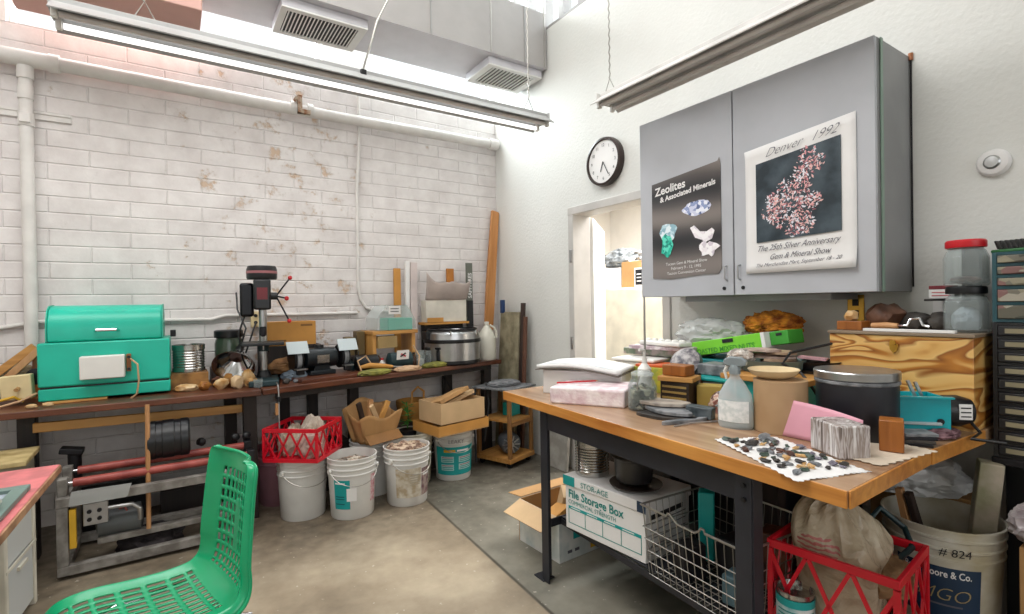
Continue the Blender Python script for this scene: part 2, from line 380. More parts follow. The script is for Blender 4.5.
        if subsurf:
            md = o.modifiers.new('Subd', 'SUBSURF'); md.levels = subsurf; md.render_levels = subsurf
        if bevel:
            md = o.modifiers.new('Bevel', 'BEVEL'); md.width = bevel; md.segments = seg; md.limit_method = 'ANGLE'; md.angle_limit = R(40)
        return o

def tag(o, label, cat, group=None, kind=None):
    o['label'] = label; o['category'] = cat
    if group: o['group'] = group
    if kind: o['kind'] = kind
    return o
def thing(name, label, cat, loc=(0, 0, 0), rz=0., group=None, kind=None):
    o = bpy.data.objects.new(name, None); o.empty_display_size = .05; COL.objects.link(o)
    o.location = loc; o.rotation_euler = (0, 0, rz); return tag(o, label, cat, group, kind)
def struct(name, mb, m, label=None, **kw):
    o = mb.build(name, m, **kw); o['kind'] = 'structure'
    if label: o['label'] = label
    return o
def solo(mb, name, m, label, cat, loc=(0, 0, 0), rz=0., group=None, kind=None, **kw):
    o = mb.build(name, m, **kw); o.location = loc; o.rotation_euler = (0, 0, rz); return tag(o, label, cat, group, kind)
def copy_tree(o, parent=None):
    c = o.copy(); COL.objects.link(c)
    if parent is not None: c.parent = parent
    for ch in list(o.children): copy_tree(ch, c)
    return c
def writing(name, s, size, m, parent, o=(0, 0, 0), x=(1, 0, 0), y=(0, 0, 1), align='LEFT', shear=0., bold=0., squash=1., wrap=None, eps=.0012, spacing=1.):
    """lettering laid on a surface as a thin mesh; wrap=(radius, start angle) bends it round a cylinder about local z"""
    cu = bpy.data.curves.new(name, 'FONT'); cu.body = s; cu.size = size; cu.align_x = align; cu.shear = shear; cu.offset = bold; cu.space_character = spacing; cu.resolution_u = 3
    ob = bpy.data.objects.new(name, cu); COL.objects.link(ob)
    me = bpy.data.meshes.new_from_object(ob.evaluated_get(bpy.context.evaluated_depsgraph_get()))
    bpy.data.objects.remove(ob); bpy.data.curves.remove(cu)
    X = Vector(x).normalized(); Y = Vector(y).normalized(); Nn = X.cross(Y)
    for v in me.vertices:
        a, b = v.co.x * squash, v.co.y
        if wrap:
            r, a0 = wrap; q = a0 + a / r; v.co = Vector((r * math.cos(q), r * math.sin(q), o[2] + b)) + Vector((math.cos(q), math.sin(q), 0)) * eps
        else: v.co = Vector(o) + X * a + Y * b + Nn * eps
    me.materials.clear(); me.materials.append(m)
    me.name = name; ob = bpy.data.objects.new(name, me); COL.objects.link(ob)
    if parent is not None: ob.parent = parent
    return ob
def patch(mb, r, a0, a1, z0, z1, n=14, eps=.001, taper=0.):
    """label wrapped round a cylinder; taper = extra radius per metre of height"""
    return mb.grid(lambda u, v: ((r + eps + taper * (z0 + (z1 - z0) * v)) * math.cos(a0 + (a1 - a0) * u), (r + eps + taper * (z0 + (z1 - z0) * v)) * math.sin(a0 + (a1 - a0) * u), z0 + (z1 - z0) * v), n, 3)
def wraplines(parent, r, a0, a1, zs, m, th=.006, taper=0., eps=.002):
    for z in zs:
        b_ = MB(); patch(b_, r, a0, a1, z, z + th, 8, eps, taper); b_.build('printed_line', m, parent)
FW = -PI / 2      # local -y of a thing turned by this faces the room from the right-hand wall

# ------------------------------------------------------------------ the room
mb = MB().bx(-5.6, 3.2, -8.2, 1.2, -.12, 0); struct('floor', mb, M_floor)
mb = MB().bx(-5.6, 0., 0, .2, 0, 3.05)
struct('wall_left', mb, M_brick)
# piers between the high windows above the brick
mb = MB().bx(-5.6, -3.42, 0, .2, 3.05, 4.35); struct('trim_1', mb, M_plaster)
mb = MB().bx(-1.6, -1.2, 0, .2, 3.05, 4.35); struct('trim_2', mb, M_plaster)
mb = MB().bx(-.04, .2, 0, .2, 3.05, 4.35); struct('trim_3', mb, M_plaster)
def clerestory(name, x0, x1, z0, z1, n):
    t = bpy.data.objects.new(name, None); COL.objects.link(t); t['kind'] = 'structure'; t.location = ((x0 + x1) / 2, .1, z0)
    w = (x1 - x0) / 2; h = z1 - z0
    f = MB()
    f.bx(-w, w, -.03, .03, 0, .03); f.bx(-w, w, -.03, .03, h - .03, h); f.bx(-w, -w + .03, -.029, .029, .03, h - .03); f.bx(w - .03, w, -.029, .029, .03, h - .03)
    for k in range(1, n): f.bx(-w + 2 * w * k / n - .012, -w + 2 * w * k / n + .012, -.028, .028, .03, h - .03)
    f.build('window_frame', M_trimw, t); MB().bx(-w + .03, w - .03, -.003, .003, .03, h - .03).build('window_pane', glassy('window_glass', '#f5faff', .04, .02), t)
clerestory('window_1', -3.42, -1.6, 3.05, 4.35, 1); clerestory('window_2', -1.2, -.04, 3.05, 4.35, 1)
# right wall with its door opening and the louvred window above 3.58 m
WR = .14; mr = MB()
mr.add([(0, .0, 0), (0, -1.11, 0), (0, -1.11, 2.04), (0, 0, 2.04)], [])
w = MB(); w.bx(0, WR, -1.11, 0, 0, 3.58); w.bx(0, WR, -2.03, -1.11, 2.035, 3.58); w.bx(0, WR, -8.2, -2.03, 0, 3.58)
struct('wall_right', w, M_plaster)
w = MB().bx(0, WR, -8.2, -1.95, 3.58, 4.35); struct('trim_4', w, M_plaster)
t = bpy.data.objects.new('window_3', None); COL.objects.link(t); t['kind'] = 'structure'; t.location = (.06, -.98, 3.58)
f = MB(); f.bx(-.05, .07, -.97, .98, 0, .03)
for k in range(9): f.bx(-.04, .045, -.955 + k * .235 - .03, -.955 + k * .235 + .03, .03, .77)
f.build('window_frame', mat('grey_window_paint', '#9d9a98', .5), t); MB().bx(.045, .05, -.97, .97, .03, .77).build('window_pane', glassy('window_glass', '#f5faff', .04, .02), t)
struct('ceiling', MB().bx(-5.6, .14, -8.2, .2, 4.35, 4.5), M_plaster)
struct('wall_back', MB().bx(-5.6, .14, -8.4, -8.2, 0, 1.15).bx(-5.6, .14, -8.4, -8.2, 3.7, 4.5).bx(-5.6, -4.9, -8.4, -8.2, 1.15, 3.7).bx(-.5, .14, -8.4, -8.2, 1.15, 3.7), M_plaster)  # unseen end wall, added to cut the fill light; its opening sits high
struct('wall_side', MB().bx(-5.75, -5.6, -8.2, .2, 0, 4.5), M_plaster)
# door frame (casing, jambs) and the leaf standing open into the next room
t = bpy.data.objects.new('door_1', None); COL.objects.link(t); t['kind'] = 'structure'; t.location = (0, -1.11, 0)
f = MB(); f.bx(-.018, .16, -.03, .03, 0, 2.06); f.build('door_jamb', M_frame, t, bevel=.004)
f = MB(); f.bx(-.018, .16, -.95, -.89, 0, 2.06); f.build('door_jamb', M_frame, t, bevel=.004)
f = MB(); f.bx(-.02, .16, -.95, .03, 2.0, 2.06); f.build('door_head', M_frame, t, bevel=.004)
f = MB(); f.bx(.0, .84, -.04, .0, 0, 1.99); f = f.build('door_leaf', M_trimw, t, bevel=.003); f.location = (.17, .0, 0); f.rotation_euler = (0, 0, R(40))
for z, mm in ((1.68, M_steel), (1.0, M_steel), (.62, M_rust)):
    MB().bx(-.025, -.012, -.012, .012, z - .05, z + .05).build('hinge', mm, t, bevel=.003)
# next room
M_room2 = mat('bright_white_room_paint', '#e6e1da', .6, var=.02)
struct('wall_far', MB().bx(2.6, 2.7, -3.4, 1.2, 0, 2.7), M_room2)
struct('wall_near', MB().bx(WR, 2.6, 1.1, 1.2, 0, 2.7), M_room2)
struct('wall_beyond', MB().bx(WR, 2.6, -3.5, -3.4, 0, 2.7), M_room2)
struct('trim_5', MB().bx(WR, 2.7, -3.5, 1.2, 2.7, 2.8), M_room2)
t = thing('storage_cabinet', 'cream storage cabinet seen through the open doorway', 'cabinet', (1.25, -.75, 0), FW)
MB().bx(-.95, 1.25, -.0, .6, 0, 1.46).build('carcass', mat('cream_cabinet_paint', '#e0d6c2', .5), t, bevel=.004)
for k in range(2): MB().bx(-.63 + k * .93, .27 + k * .93, -.02, 0, .05, 1.44).build('cabinet_door', mat('cream_cabinet_paint', '#e0d6c2', .5), t, bevel=.003)
MB().cyl((-.58, -.03, 1.3), (-.58, -.02, 1.3), .018).build('lock', M_steel, t)
t = thing('cardboard_box', 'brown cardboard carton on the cream cabinet through the doorway', 'box', (1.45, -.50, 1.46), FW)
MB().bx(-.16, .16, -.12, .14, 0, .27).build('carton', M_card, t, bevel=.004)
t = thing('framed_sign', 'small dark framed card leaning on the brown carton beyond the door', 'picture', (1.31, -.61, 1.46), FW)
MB().box((0, 0, .1), (.13, .015, .19)).build('frame', M_paperw, t); MB().box((0, -.009, .1), (.1, .003, .155)).build('card', M_dark, t)
for k in range(3): MB().box((.0, -.012, .06 + k * .035), (.06, .002, .01)).build('printed_line', M_paperw, t)
MB_ = MB().bx(-.14, .14, -.1, .12, 0, .22); solo(MB_, 'white_box', M_paperw, 'white carton left of the brown carton through the doorway', 'box', (1.45, -.17, 1.46), FW, bevel=.004)
solo(MB().crumple((0, 0, 0), (.5, .3, .24), 3, .35, 4), 'plastic_bundle', mat('silver_wrap', '#a4a8ac', .3, .3, c2='#5f6468', vs=14), 'crumpled silver grey plastic bundle on top of the white carton beyond the door', 'bundle', (1.47, -.24, 1.69), FW)

# ------------------------------------------------------------------ pipes on the brick wall
t = thing('drain_pipe', 'thick white horizontal pipe running across the top of the brick wall', 'pipe', (0, -.07, 2.82))
MB().tube([(-3.19, 0, 0), (-1.6, 0, -.01), (-.02, 0, 0)], .042, 20).build('pipe_run', M_pipe, t)
MB().tube([(-4.6, 0, 0), (-3.19, 0, 0)], .048, 20).build('pipe_run', M_pipe, t)
MB().tube([(-3.22, 0, 0), (-3.17, 0, 0)], .054, 20).build('coupling', M_pipe, t)
MB().tube([(-.12, 0, 0), (-.03, 0, 0)], .052, 20).build('coupling', M_pipe, t)
for x in (-1.86, -1.74): MB().tube([(x, 0, 0), (x + .04, 0, 0)], .05, 20).build('coupling', M_pipe, t)
c = MB(); c.box((-1.8, -.035, .02), (.03, .05, .13)); c.box((-1.77, -.04, -.03), (.09, .03, .03)); c.cyl((-1.83, -.03, .05), (-1.83, -.08, .05), .012); c.build('rusty_clamp', mat('rusty_paint', '#b0a08c', .7, c2='#8c5a38', vs=40), t)
t = thing('down_pipe', 'white vertical pipe on the far left of the brick wall', 'pipe', (-3.33, -.06, .0))
MB().tube([(0, 0, .3), (0, 0, 2.77)], .032, 18).build('pipe_run', M_pipe, t)
MB().tube([(0, 0, 2.58), (0, 0, 2.66)], .037, 18).build('coupling', M_pipe, t); MB().tube([(0, 0, 2.70), (0, 0, 2.775)], .04, 18).build('coupling', M_pipe, t)
c = MB(); c.tube([(0, 0, 2.42), (0, 0, 2.5)], .038, 18); c.box((0, -.04, 2.46), (.05, .02, .05)); c.build('pipe_clamp', M_pipe, t, bevel=.002)
c = MB(); c.bx(-.5, .2, .045, .06, 2.485, 2.5); c.bx(-.5, .2, .045, .06, 2.52, 2.535); c.bx(-.5, .2, .052, .06, 2.5, 2.52); c.build('strut_channel', M_pipe, t)
t = thing('wall_conduit', 'thin white conduit dropping down the middle of the brick wall and curving right', 'conduit', (-1.345, -.02, 0))
MB().tube([(.02, 0, 3.05), (.015, 0, 2.6), (-.01, -.01, 2.3), (-.015, 0, 1.48), (0, 0, 1.38), (.05, 0, 1.3), (.13, 0, 1.27), (.35, 0, 1.27)], .012, 10).build('conduit_run', M_pipe, t)
t = thing('wall_conduit', 'thin white conduit running level along the brick wall behind the machines', 'conduit', (0, -.02, 0))
MB().tube([(-4.5, 0, 1.2), (-3.5, 0, 1.22), (-3.3, 0, 1.255), (-2.7, 0, 1.245), (-2.4, 0, 1.24), (-2.31, 0, 1.265), (-2.15, 0, 1.265), (-1.81, 0, 1.262), (-1.37, 0, 1.262)], .013, 10).build('conduit_run', M_pipe, t)
t = thing('wall_outlet', 'cream power outlet with a plugged cord left of the drill press', 'outlet', (-2.12, -.0, 1.23))
MB().bx(-.03, .03, -.035, -.001, -.055, .06).build('outlet_box', M_cream, t, bevel=.004)
for z in (-.02, .03): MB().cyl((0, -.036, z), (0, -.05, z), .012).build('plug', M_black, t)

# ------------------------------------------------------------------ overhead: duct, cooler box, vents, lights
t = thing('air_duct', 'long grey painted air duct under the ceiling beside the high windows', 'duct', (-1.23, -.58, 3.25))
d = MB(); d.bx(-1.2, 1.22, -.255, .255, 0, .45)
d.mi = [1, 0, 0, 0, 0, 0]; d.build('duct_body', [M_duct, M_ductL], t)
for x in (-.62, .18, 1.0): MB().bx(x - .004, x + .004, -.262, -.256, .0, .45).build('seam', M_alu, t)
def vent(name, label, x0, x1, y0, y1, gx0, gx1, n):
    t = thing(name, label, 'vent', ((x0 + x1) / 2, (y0 + y1) / 2, 3.248)); w = (x1 - x0) / 2; h = (y1 - y0) / 2
    f = MB()
    f.prism([(-w, -h), (w, -h), (w, h), (-w, h)], -.055, -.001)
    f.build('vent_box', M_ductL, t, bevel=.003)
    fr = MB(); z0, z1 = -.066, -.056
    fr.bx(-w, w, -h, -h + .04, z0, z1); fr.bx(-w, w, h - .04, h, z0, z1); fr.bx(-w, gx0, -h + .04, h - .04, z0, z1); fr.bx(gx1, w, -h + .04, h - .04, z0, z1)
    fr.build('vent_frame', M_trimw, t)
    MB().bx(gx0, gx1, -h + .04, h - .04, -.058, -.0555).build('vent_backing', M_black, t)
    for k in range(n):
        x = gx0 + (gx1 - gx0) * (k + .5) / n
        MB().box((x, 0, -.063), ((gx1 - gx0) / n * .32, 2 * h - .08, .014), (0, R(25), 0)).build('slat', M_trimw, t)
vent('ceiling_vent', 'white vent with dark vertical slats under the left part of the duct', -2.03, -1.49, -.78, -.42, -.23, .22, 20)
vent('ceiling_vent', 'white vent under the right end of the duct near the wall corner', -.54, -.03, -.79, -.42, -.2, .2, 12)
t = thing('cooler_box', 'salmon pink painted air handler box at the left end of the duct', 'box', (-2.82, -.52, 3.05))
MB().bx(-.52, .37, -.2, .33, .0, 1.295).build('box_body', M_salmon, t, bevel=.006)
MB().bx(-.1, .3, -.215, -.2, .48, .9).build('access_panel', mat('dark_red_panel', '#8a2e33', .5), t, bevel=.004)
for x, lb in ((-.569, 'thin steel rod hanging in front of the duct near its right vent'), (-.06, 'thin steel rod at the right end of the duct')):
    solo(MB().cyl((0, 0, 0), (0, 0, 1.09), .005, 8), 'hanger_rod', M_wire, lb, 'rod', (x, -.87, 3.24))

def fixture(label, loc, rz, L, on, hang, M_alu=M_alu):
    t = thing('fluorescent_light', label, 'light fixture', loc, rz)
    b = MB(); b.prism([(-.03, .03), (.03, .03), (.035, -.03), (-.035, -.03)], 0, L, 'yz')
    b.build('housing', M_alu, t, bevel=.003)
    rf = MB(); rf.prism([(-.035, .008), (.035, .008), (.112, -.05), (.11, -.055), (.034, .002), (-.034, .002), (-.11, -.055), (-.112, -.05)], .002, L - .002, 'yz')
    rf.build('reflector', M_alu, t)
    for j, y in enumerate((-.052, .052)):
        MB().tube([(.03, y, -.048), (L - .03, y, -.048)], .0125, 14).build('tube', M_tubeon if (on and j == 1) else M_tubeoff, t)
        for x in (.015, L - .015): MB().box((x, y, -.042), (.02, .024, .045)).build('lamp_holder', M_white, t, bevel=.003)
    for x in (.0, L): MB().box((x, 0, -.002), (.006, .12, .06)).build('end_cap', M_alu, t, bevel=.002)
    for x, h in hang:
        c = MB(); c.tube([(x - .04, 0, .03), (x, 0, .11), (x + .04, 0, .03)], .003, 6); c.build('hook', M_wire, t)
        c = MB(); n = int(h / .05)
        pts = []
        for k in range(n * 2 + 1): pts.append((x + (.004 if k % 2 else -.004), 0, .11 + h * k / (2 * n)))
        c.tube(pts, .004, 6); c.build('chain', M_wire, t)
    return t
f1 = fixture('long twin tube fluorescent fixture hanging in front of the brick wall, one tube lit', (-3.005, -1.53, 2.515), 0, 2.42, True, [(.3, 1.7), (2.3, 1.7)])
c = MB(); c.tube([(1.22, -.03, .02), (1.24, -.05, .10), (1.3, -.03, .3), (1.42, 0, .55), (1.47, .0, .9), (1.45, 0, 1.8)], .006, 8); c.build('power_cord', M_wire, f1)
MB().box((1.22, -.04, .0), (.03, .02, .05)).build('plug', M_black, f1, bevel=.003)
f2 = fixture('twin tube fluorescent fixture hanging in front of the grey wall cabinet, unlit', (-.5, -2.0, 2.5), FW, 2.44, False, [(.05, 1.7), (2.2, 1.7)], mat('pale_fixture_enamel', '#d3d0cd', .35))

# ------------------------------------------------------------------ right wall: clock, detector, cabinet, posters
t = thing('wall_clock', 'round wall clock with white face and dark brown rim above the doorway', 'clock', (-.001, -1.508, 2.322), FW)
Rx = Matrix.Rotation(PI / 2, 4, 'X')
MB().lathe([(.172, 0), (.175, .02), (.17, .045), (.155, .05), (.15, .036), (.0001, .036)], 48, M=Rx).build('clock_case', mat('dark_brown_rim', '#33231f', .35), t)
MB().lathe([(.152, .0362), (.0001, .0364)], 48, M=Rx).build('clock_face', M_paperw, t)
for k in range(12):
    q = PI / 2 - k * PI / 6; n_ = 12 if k == 0 else k
    writing('numeral', str(n_), .032, M_ink, t, (.118 * math.cos(q), -.0372, .118 * math.sin(q) - .011), align='CENTER')
for q, L, w_ in ((R(-110), .075, .008), (R(-62), .11, .005)):
    h = MB().box((L / 2 * math.cos(q), -.041, L / 2 * math.sin(q)), (L, .002, w_), (0, -q, 0)); h.build('clock_hand', M_ink, t)
t = thing('smoke_detector', 'small round grey and white detector on the wall right of the cabinet', 'detector', (-.001, -3.592, 1.824), FW)
MB().lathe([(.05, 0), (.052, .012), (.044, .026), (.03, .032), (.0001, .032)], 32, M=Rx).build('housing', M_paperw, t)
MB().lathe([(.026, .034), (.02, .04), (.0001, .042)], 24, M=Rx).build('sensor', M_steel, t)
t = thing('wall_cabinet', 'large grey two door cabinet mounted high on the right wall', 'cabinet', (0, -2.725, 1.34), FW)
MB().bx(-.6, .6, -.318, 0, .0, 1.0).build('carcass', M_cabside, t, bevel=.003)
for s_, x0, x1 in ((0, -.6, -.012), (1, -.006, .6)):
    dr = MB().bx(x0, x1, -.342, -.32, .0, 1.0).build('door', M_cab, t, bevel=.003)
    hx = x1 - .035 if s_ == 0 else x0 + .03
    MB().tube([(hx, -.342, .075), (hx, -.362, .08), (hx, -.362, .14), (hx, -.342, .145)], .004, 8).build('handle', M_steel, dr)
    MB().cyl((hx - .015 if s_ == 0 else hx + .015, -.342, .035), (hx - .015 if s_ == 0 else hx + .015, -.346, .035), .009).build('bumper', M_black, dr)
MB().bx(.602, .606, -.3, -.28, .0, 1.0).build('edge_strip', mat('pale_green_edge', '#8aa193', .5), t)
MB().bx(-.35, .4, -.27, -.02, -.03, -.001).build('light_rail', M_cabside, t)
t = thing('vertical_conduit', 'thin dark pipe with copper fitting along the right side of the wall cabinet', 'conduit', (-.006, -3.331, 1.36))
MB().cyl((0, 0, 0), (0, 0, .96), .0035).build('conduit_run', M_dark, t); MB().cyl((0, 0, .96), (0, 0, .99), .009).build('fitting', mat('copper', '#a06a4c', .4, .6), t)
# poster 1
def flat(mb, pts, y):   # outline on the poster plane
    return mb.prism(pts, y, y - .0012, 'xz')
def blob2(cx, cz, rx, rz_, seed, n=22, amp=.35):
    return [(cx + rx * (1 + amp * noise.noise(Vector((math.cos(2 * PI * k / n) * 1.5, math.sin(2 * PI * k / n) * 1.5, seed)))) * math.cos(2 * PI * k / n),
             cz + rz_ * (1 + amp * noise.noise(Vector((math.cos(2 * PI * k / n) * 1.5, math.sin(2 * PI * k / n) * 1.5, seed + 9)))) * math.sin(2 * PI * k / n)) for k in range(n)]
t = thing('mineral_poster', 'dark mineral show poster with teal and white crystals on the left cabinet door', 'poster', (-.3435, -2.44, 1.43), FW)
tp = NT('poster_backdrop'); tc = tp.coord(scale=(1, 1, 1)); wv = tp.n('ShaderNodeTexWave', bands_direction='Z'); wv.inputs['Scale'].default_value = 1.1; wv.inputs['Distortion'].default_value = 4; wv.inputs['Detail'].default_value = 1; wv.inputs['Phase Offset'].default_value = 2.2
tp.l(tc, 0, wv, 'Vector'); rp = tp.ramp([(0, '#2a2a2e'), (.5, '#55504f'), (1, '#7f7773')]); tp.l(wv, 'Fac', rp, 'Fac'); tp.l(rp, 'Color', tp.b, 'Base Color'); tp.b.inputs['Roughness'].default_value = .35
MB().prism([(-.225, .015), (-.1, .005), (.1, .02), (.195, .02), (.212, .045), (.212, .57), (.205, .6), (.195, .585), (-.225, .545)], -.003, -.0005, 'xz').build('sheet', tp.m, t)
writing('title', 'Zeolites', .062, M_paperw, t, (-.2, -.004, .475), x=(1, 0, .09), bold=.0015)
writing('title', '& Associated Minerals', .04, M_paperw, t, (-.165, -.004, .435), x=(1, 0, .11), bold=.0012, squash=.98)
M_p1 = speckle('pale_violet_crystal', ['#cdd0e6', '#8f9cc4', '#e9ebf5', '#5d6a94'], 60); M_p2 = speckle('teal_crystal', ['#25b79c', '#5fd8c0', '#148d7c'], 70); M_p3 = speckle('white_crystal', ['#ece6ea', '#d4cbd4', '#f5f2f4'], 50); M_p4 = speckle('pale_blue_crystal', ['#b9d3dc', '#dfeaf0', '#90b4c2'], 50)
m = MB(); flat(m, blob2(.075, .37, .09, .036, 1), -.0035); m.build('crystal_picture', M_p1, t)
m = MB(); flat(m, blob2(-.115, .265, .055, .055, 2), -.0035); m.build('crystal_picture', M_p4, t)
m = MB(); flat(m, blob2(-.125, .195, .042, .062, 5, amp=.6), -.005); m.build('crystal_picture', M_p2, t)
m = MB(); flat(m, [(.03, .27), (.055, .28), (.09, .245), (.13, .24), (.16, .255), (.175, .24), (.16, .2), (.12, .185), (.1, .2), (.06, .215)], -.0035); m.build('crystal_picture', M_p3, t)
m = MB(); flat(m, blob2(.135, .15, .05, .045, 11, amp=.9), -.005); m.build('crystal_picture', M_p3, t)
for k, s_ in enumerate(('Tucson Gem & Mineral Show', 'February 9 - 12, 1995', 'Tucson Convention Center')):
    writing('caption', s_, .022, M_paperw, t, (-.0, -.0045, .085 - k * .026), align='CENTER', x=(1, 0, .03))
# poster 2
t = thing('mineral_poster', 'white bordered mineral show poster with pink crystal picture on the right cabinet door', 'poster', (-.3435, -3.03, 1.44), FW)
def psheet(u, v):
    x = -.245 + u * .475; z = .0 + v * .575 + .05 * u * v
    return (x, -.003 - .012 * max(0, 1 - v * 5) ** 2 * (0.4 + u) - .008 * max(0, (v - .93) * 14) * (1 - u), z)
MB().grid(psheet, 16, 16).build('sheet', M_paperw, t, solid=.001)
MB().prism([(-.19, .14), (.175, .155), (.175, .545), (-.19, .505)], -.0085, -.006, 'xz').build('picture', mat('dark_rock_picture', '#1f2c35', .4, c2='#46535c', vs=9), t)
m = MB(); rr = random.Random(5)
M_fl = [mat('pink_flake', '#e6b9b4', .5, var=.02), mat('rose_flake', '#d6949a', .5, var=.02), mat('pale_flake', '#e6e6ee', .5, var=.02), mat('maroon_flake', '#8f5560', .5)]
branch = [(.06, .48, .05), (.09, .46, .04), (.04, .42, .045), (.02, .38, .05), (-.03, .36, .055), (.03, .34, .05), (-.06, .3, .05), (-.11, .27, .04), (-.02, .28, .06), (.04, .27, .05), (.08, .3, .035), (-.07, .24, .045), (.02, .22, .05), (.0, .19, .04), (.05, .2, .04), (-.1, .33, .03)]
for cx, cz, rd in branch:
    for k in range(60):
        q = rr.uniform(0, 2 * PI); d_ = rd * math.sqrt(rr.random()); x = cx - .015 + d_ * math.cos(q); z = cz + d_ * math.sin(q); a = rr.uniform(0, PI); l_ = rr.uniform(.003, .011); w_ = l_ * .4
        m.m = rr.choice([0, 0, 1, 2, 2, 3]); y = -.0088 - rr.random() * .0006; ca, sa = math.cos(a), math.sin(a)
        m.add([(x - l_ * ca, y, z - l_ * sa), (x + w_ * sa, y, z - w_ * ca), (x + l_ * ca, y, z + l_ * sa), (x - w_ * sa, y, z + w_ * ca)], [(0, 1, 2, 3)])
m.build('crystal_picture', M_fl, t)['kind'] = 'stuff'
writing('title', 'Denver', .054, M_inkg, t, (-.145, -.011, .527), x=(1, 0, .1), shear=.6, bold=-.0008); writing('title', '1992', .054, M_inkg, t, (.055, -.011, .547), x=(1, 0, .1), shear=.6, bold=-.0008)
writing('caption', 'The 25th Silver Anniversary', .038, M_inkg, t, (-.19, -.009, .098), x=(1, 0, .035), shear=.55, squash=.83)
writing('caption', 'Gem & Mineral Show', .036, M_inkg, t, (-.13, -.0095, .058), x=(1, 0, .035), shear=.55, squash=.83)
writing('caption', 'The Merchandise Mart, September 18 - 20', .023, M_inkg, t, (-.195, -.0115, .026), x=(1, 0, .035), shear=.55, squash=.93)
t = thing('wall_outlet', 'brass coloured power outlet plate under the wall cabinet', 'outlet', (-.001, -3.11, 1.27), FW)
MB().bx(-.035, .035, -.006, 0, -.06, .06).build('plate', M_mirrorish, t, bevel=.002)
for z in (-.025, .025): MB().box((0, -.008, z), (.025, .004, .03)).build('socket', M_dark, t)
# ------------------------------------------------------------------ the bench along the brick wall
BZ = .82
def legs(t, pts, z1, mm, w=.06, name='leg'):
    for x, y in pts: MB().bx(x - w / 2, x + w / 2, y - w / 2, y + w / 2, 0, z1).build(name, mm, t, bevel=.003)
t = thing('workbench', 'dark wooden workbench carrying the turquoise kiln, left end of the brick wall', 'workbench', (0, 0, 0))
MB().prism([(-4.6, -.66), (-2.19, -.775), (-2.19, -.03), (-4.6, -.03)], BZ - .035, BZ).build('bench_top', M_benchtop, t, bevel=.004)
legs(t, [(-4.5, -.6), (-4.5, -.08), (-3.28, -.5), (-2.235, -.6), (-2.3, -.1)], BZ - .035, M_blackwood, .075)
MB().box((-2.76, -.555, .695), (.98, .03, .05), (0, R(1.2), 0)).build('brace', M_pinex, t, bevel=.003)
t = thing('workbench', 'dark wooden workbench carrying the grinder and steel pan, right part of the brick wall', 'workbench', (0, 0, 0))
MB().prism([(-2.18, -.775), (-.2, -.36), (-.2, -.03), (-2.18, -.03)], BZ - .035, BZ).build('bench_top', M_benchtop, t, bevel=.004)
MB().prism([(-2.1, -.72), (-.3, -.345), (-.3, -.32), (-2.1, -.695)], BZ - .075, BZ - .036).build('apron', M_blackwood, t)
legs(t, [(-.33, -.3), (-1.95, -.1), (-.6, -.08), (-1.75, -.1), (-1.5, -.3)], BZ - .035, M_blackwood, .07)
MB().tube([(-.7, -.1, .78), (-.42, -.12, .3)], .012, 8).build('brace', M_dark, t)

# kiln
t = thing('kiln', 'turquoise enamel kiln with rounded lid and white control box', 'kiln', (-2.935, -.325, BZ + .014), R(-1)); t.scale = (.98, 1, 1.04)
MB().bx(-.30, .30, -.21, .21, .0, .062).build('base_frame', M_turq, t, bevel=.006)
MB().bx(-.292, .292, -.2, .2, .062, .072).build('shadow_gap', M_black, t)
MB().bx(-.30, .30, -.215, .21, .072, .30).build('body', M_turq, t, bevel=.008)
pf = [(-.19, .302), (-.192, .36), (-.182, .42), (-.15, .465), (-.1, .488), (0, .495), (.1, .488), (.16, .46), (.19, .40), (.19, .302)]
lid = MB().prism(pf, -.265, .265, 'yz').build('lid', M_turq, t, bevel=.01, seg=3, angle=50)
for x in (-.268, .262): MB().prism([(a * 1.02, b + (.004 if b > .31 else 0)) for a, b in pf], x, x + .006, 'yz').build('lid_end', mat('turquoise_edge', '#2ba98f', .4), lid)
MB().tube([(-.055, -.19, .355), (-.045, -.222, .36), (.045, -.222, .36), (.055, -.19, .355)], [.006, .009, .009, .006], 10).build('handle', M_chrome, lid)
cb = MB().bx(-.115, .085, -.285, -.217, .105, .225).build('control_box', M_white, t, bevel=.005)
sw = MB().bx(.09, .112, -.235, -.217, .13, .225).build('switch_plate', M_block, t, bevel=.003)
for z in (.145, .21): MB().cyl((.103, -.246, z), (.103, -.262, z), .008).build('knob', M_black, sw)
MB().tube([(.11, -.25, .2), (.145, -.28, .17), (.15, -.285, .08), (.14, -.28, .01), (.11, -.27, -.015)], .005, 8).build('cord', M_rubberw, t)
MB().bx(.3, .33, -.02, .02, .3, .34).build('hinge', M_dark, t, bevel=.003)
solo(MB().bx(-.13, .13, -.2, .24, 0, .011), 'board', M_pinex, 'yellow pine board under the left part of the turquoise kiln', 'board', (-3.07, -.36, BZ + .001), bevel=.002)
solo(MB().bx(-.17, .1, -.12, .24, 0, .011), 'board', M_dkwood, 'dark board under the right part of the turquoise kiln', 'board', (-2.75, -.32, BZ + .001), bevel=.002)
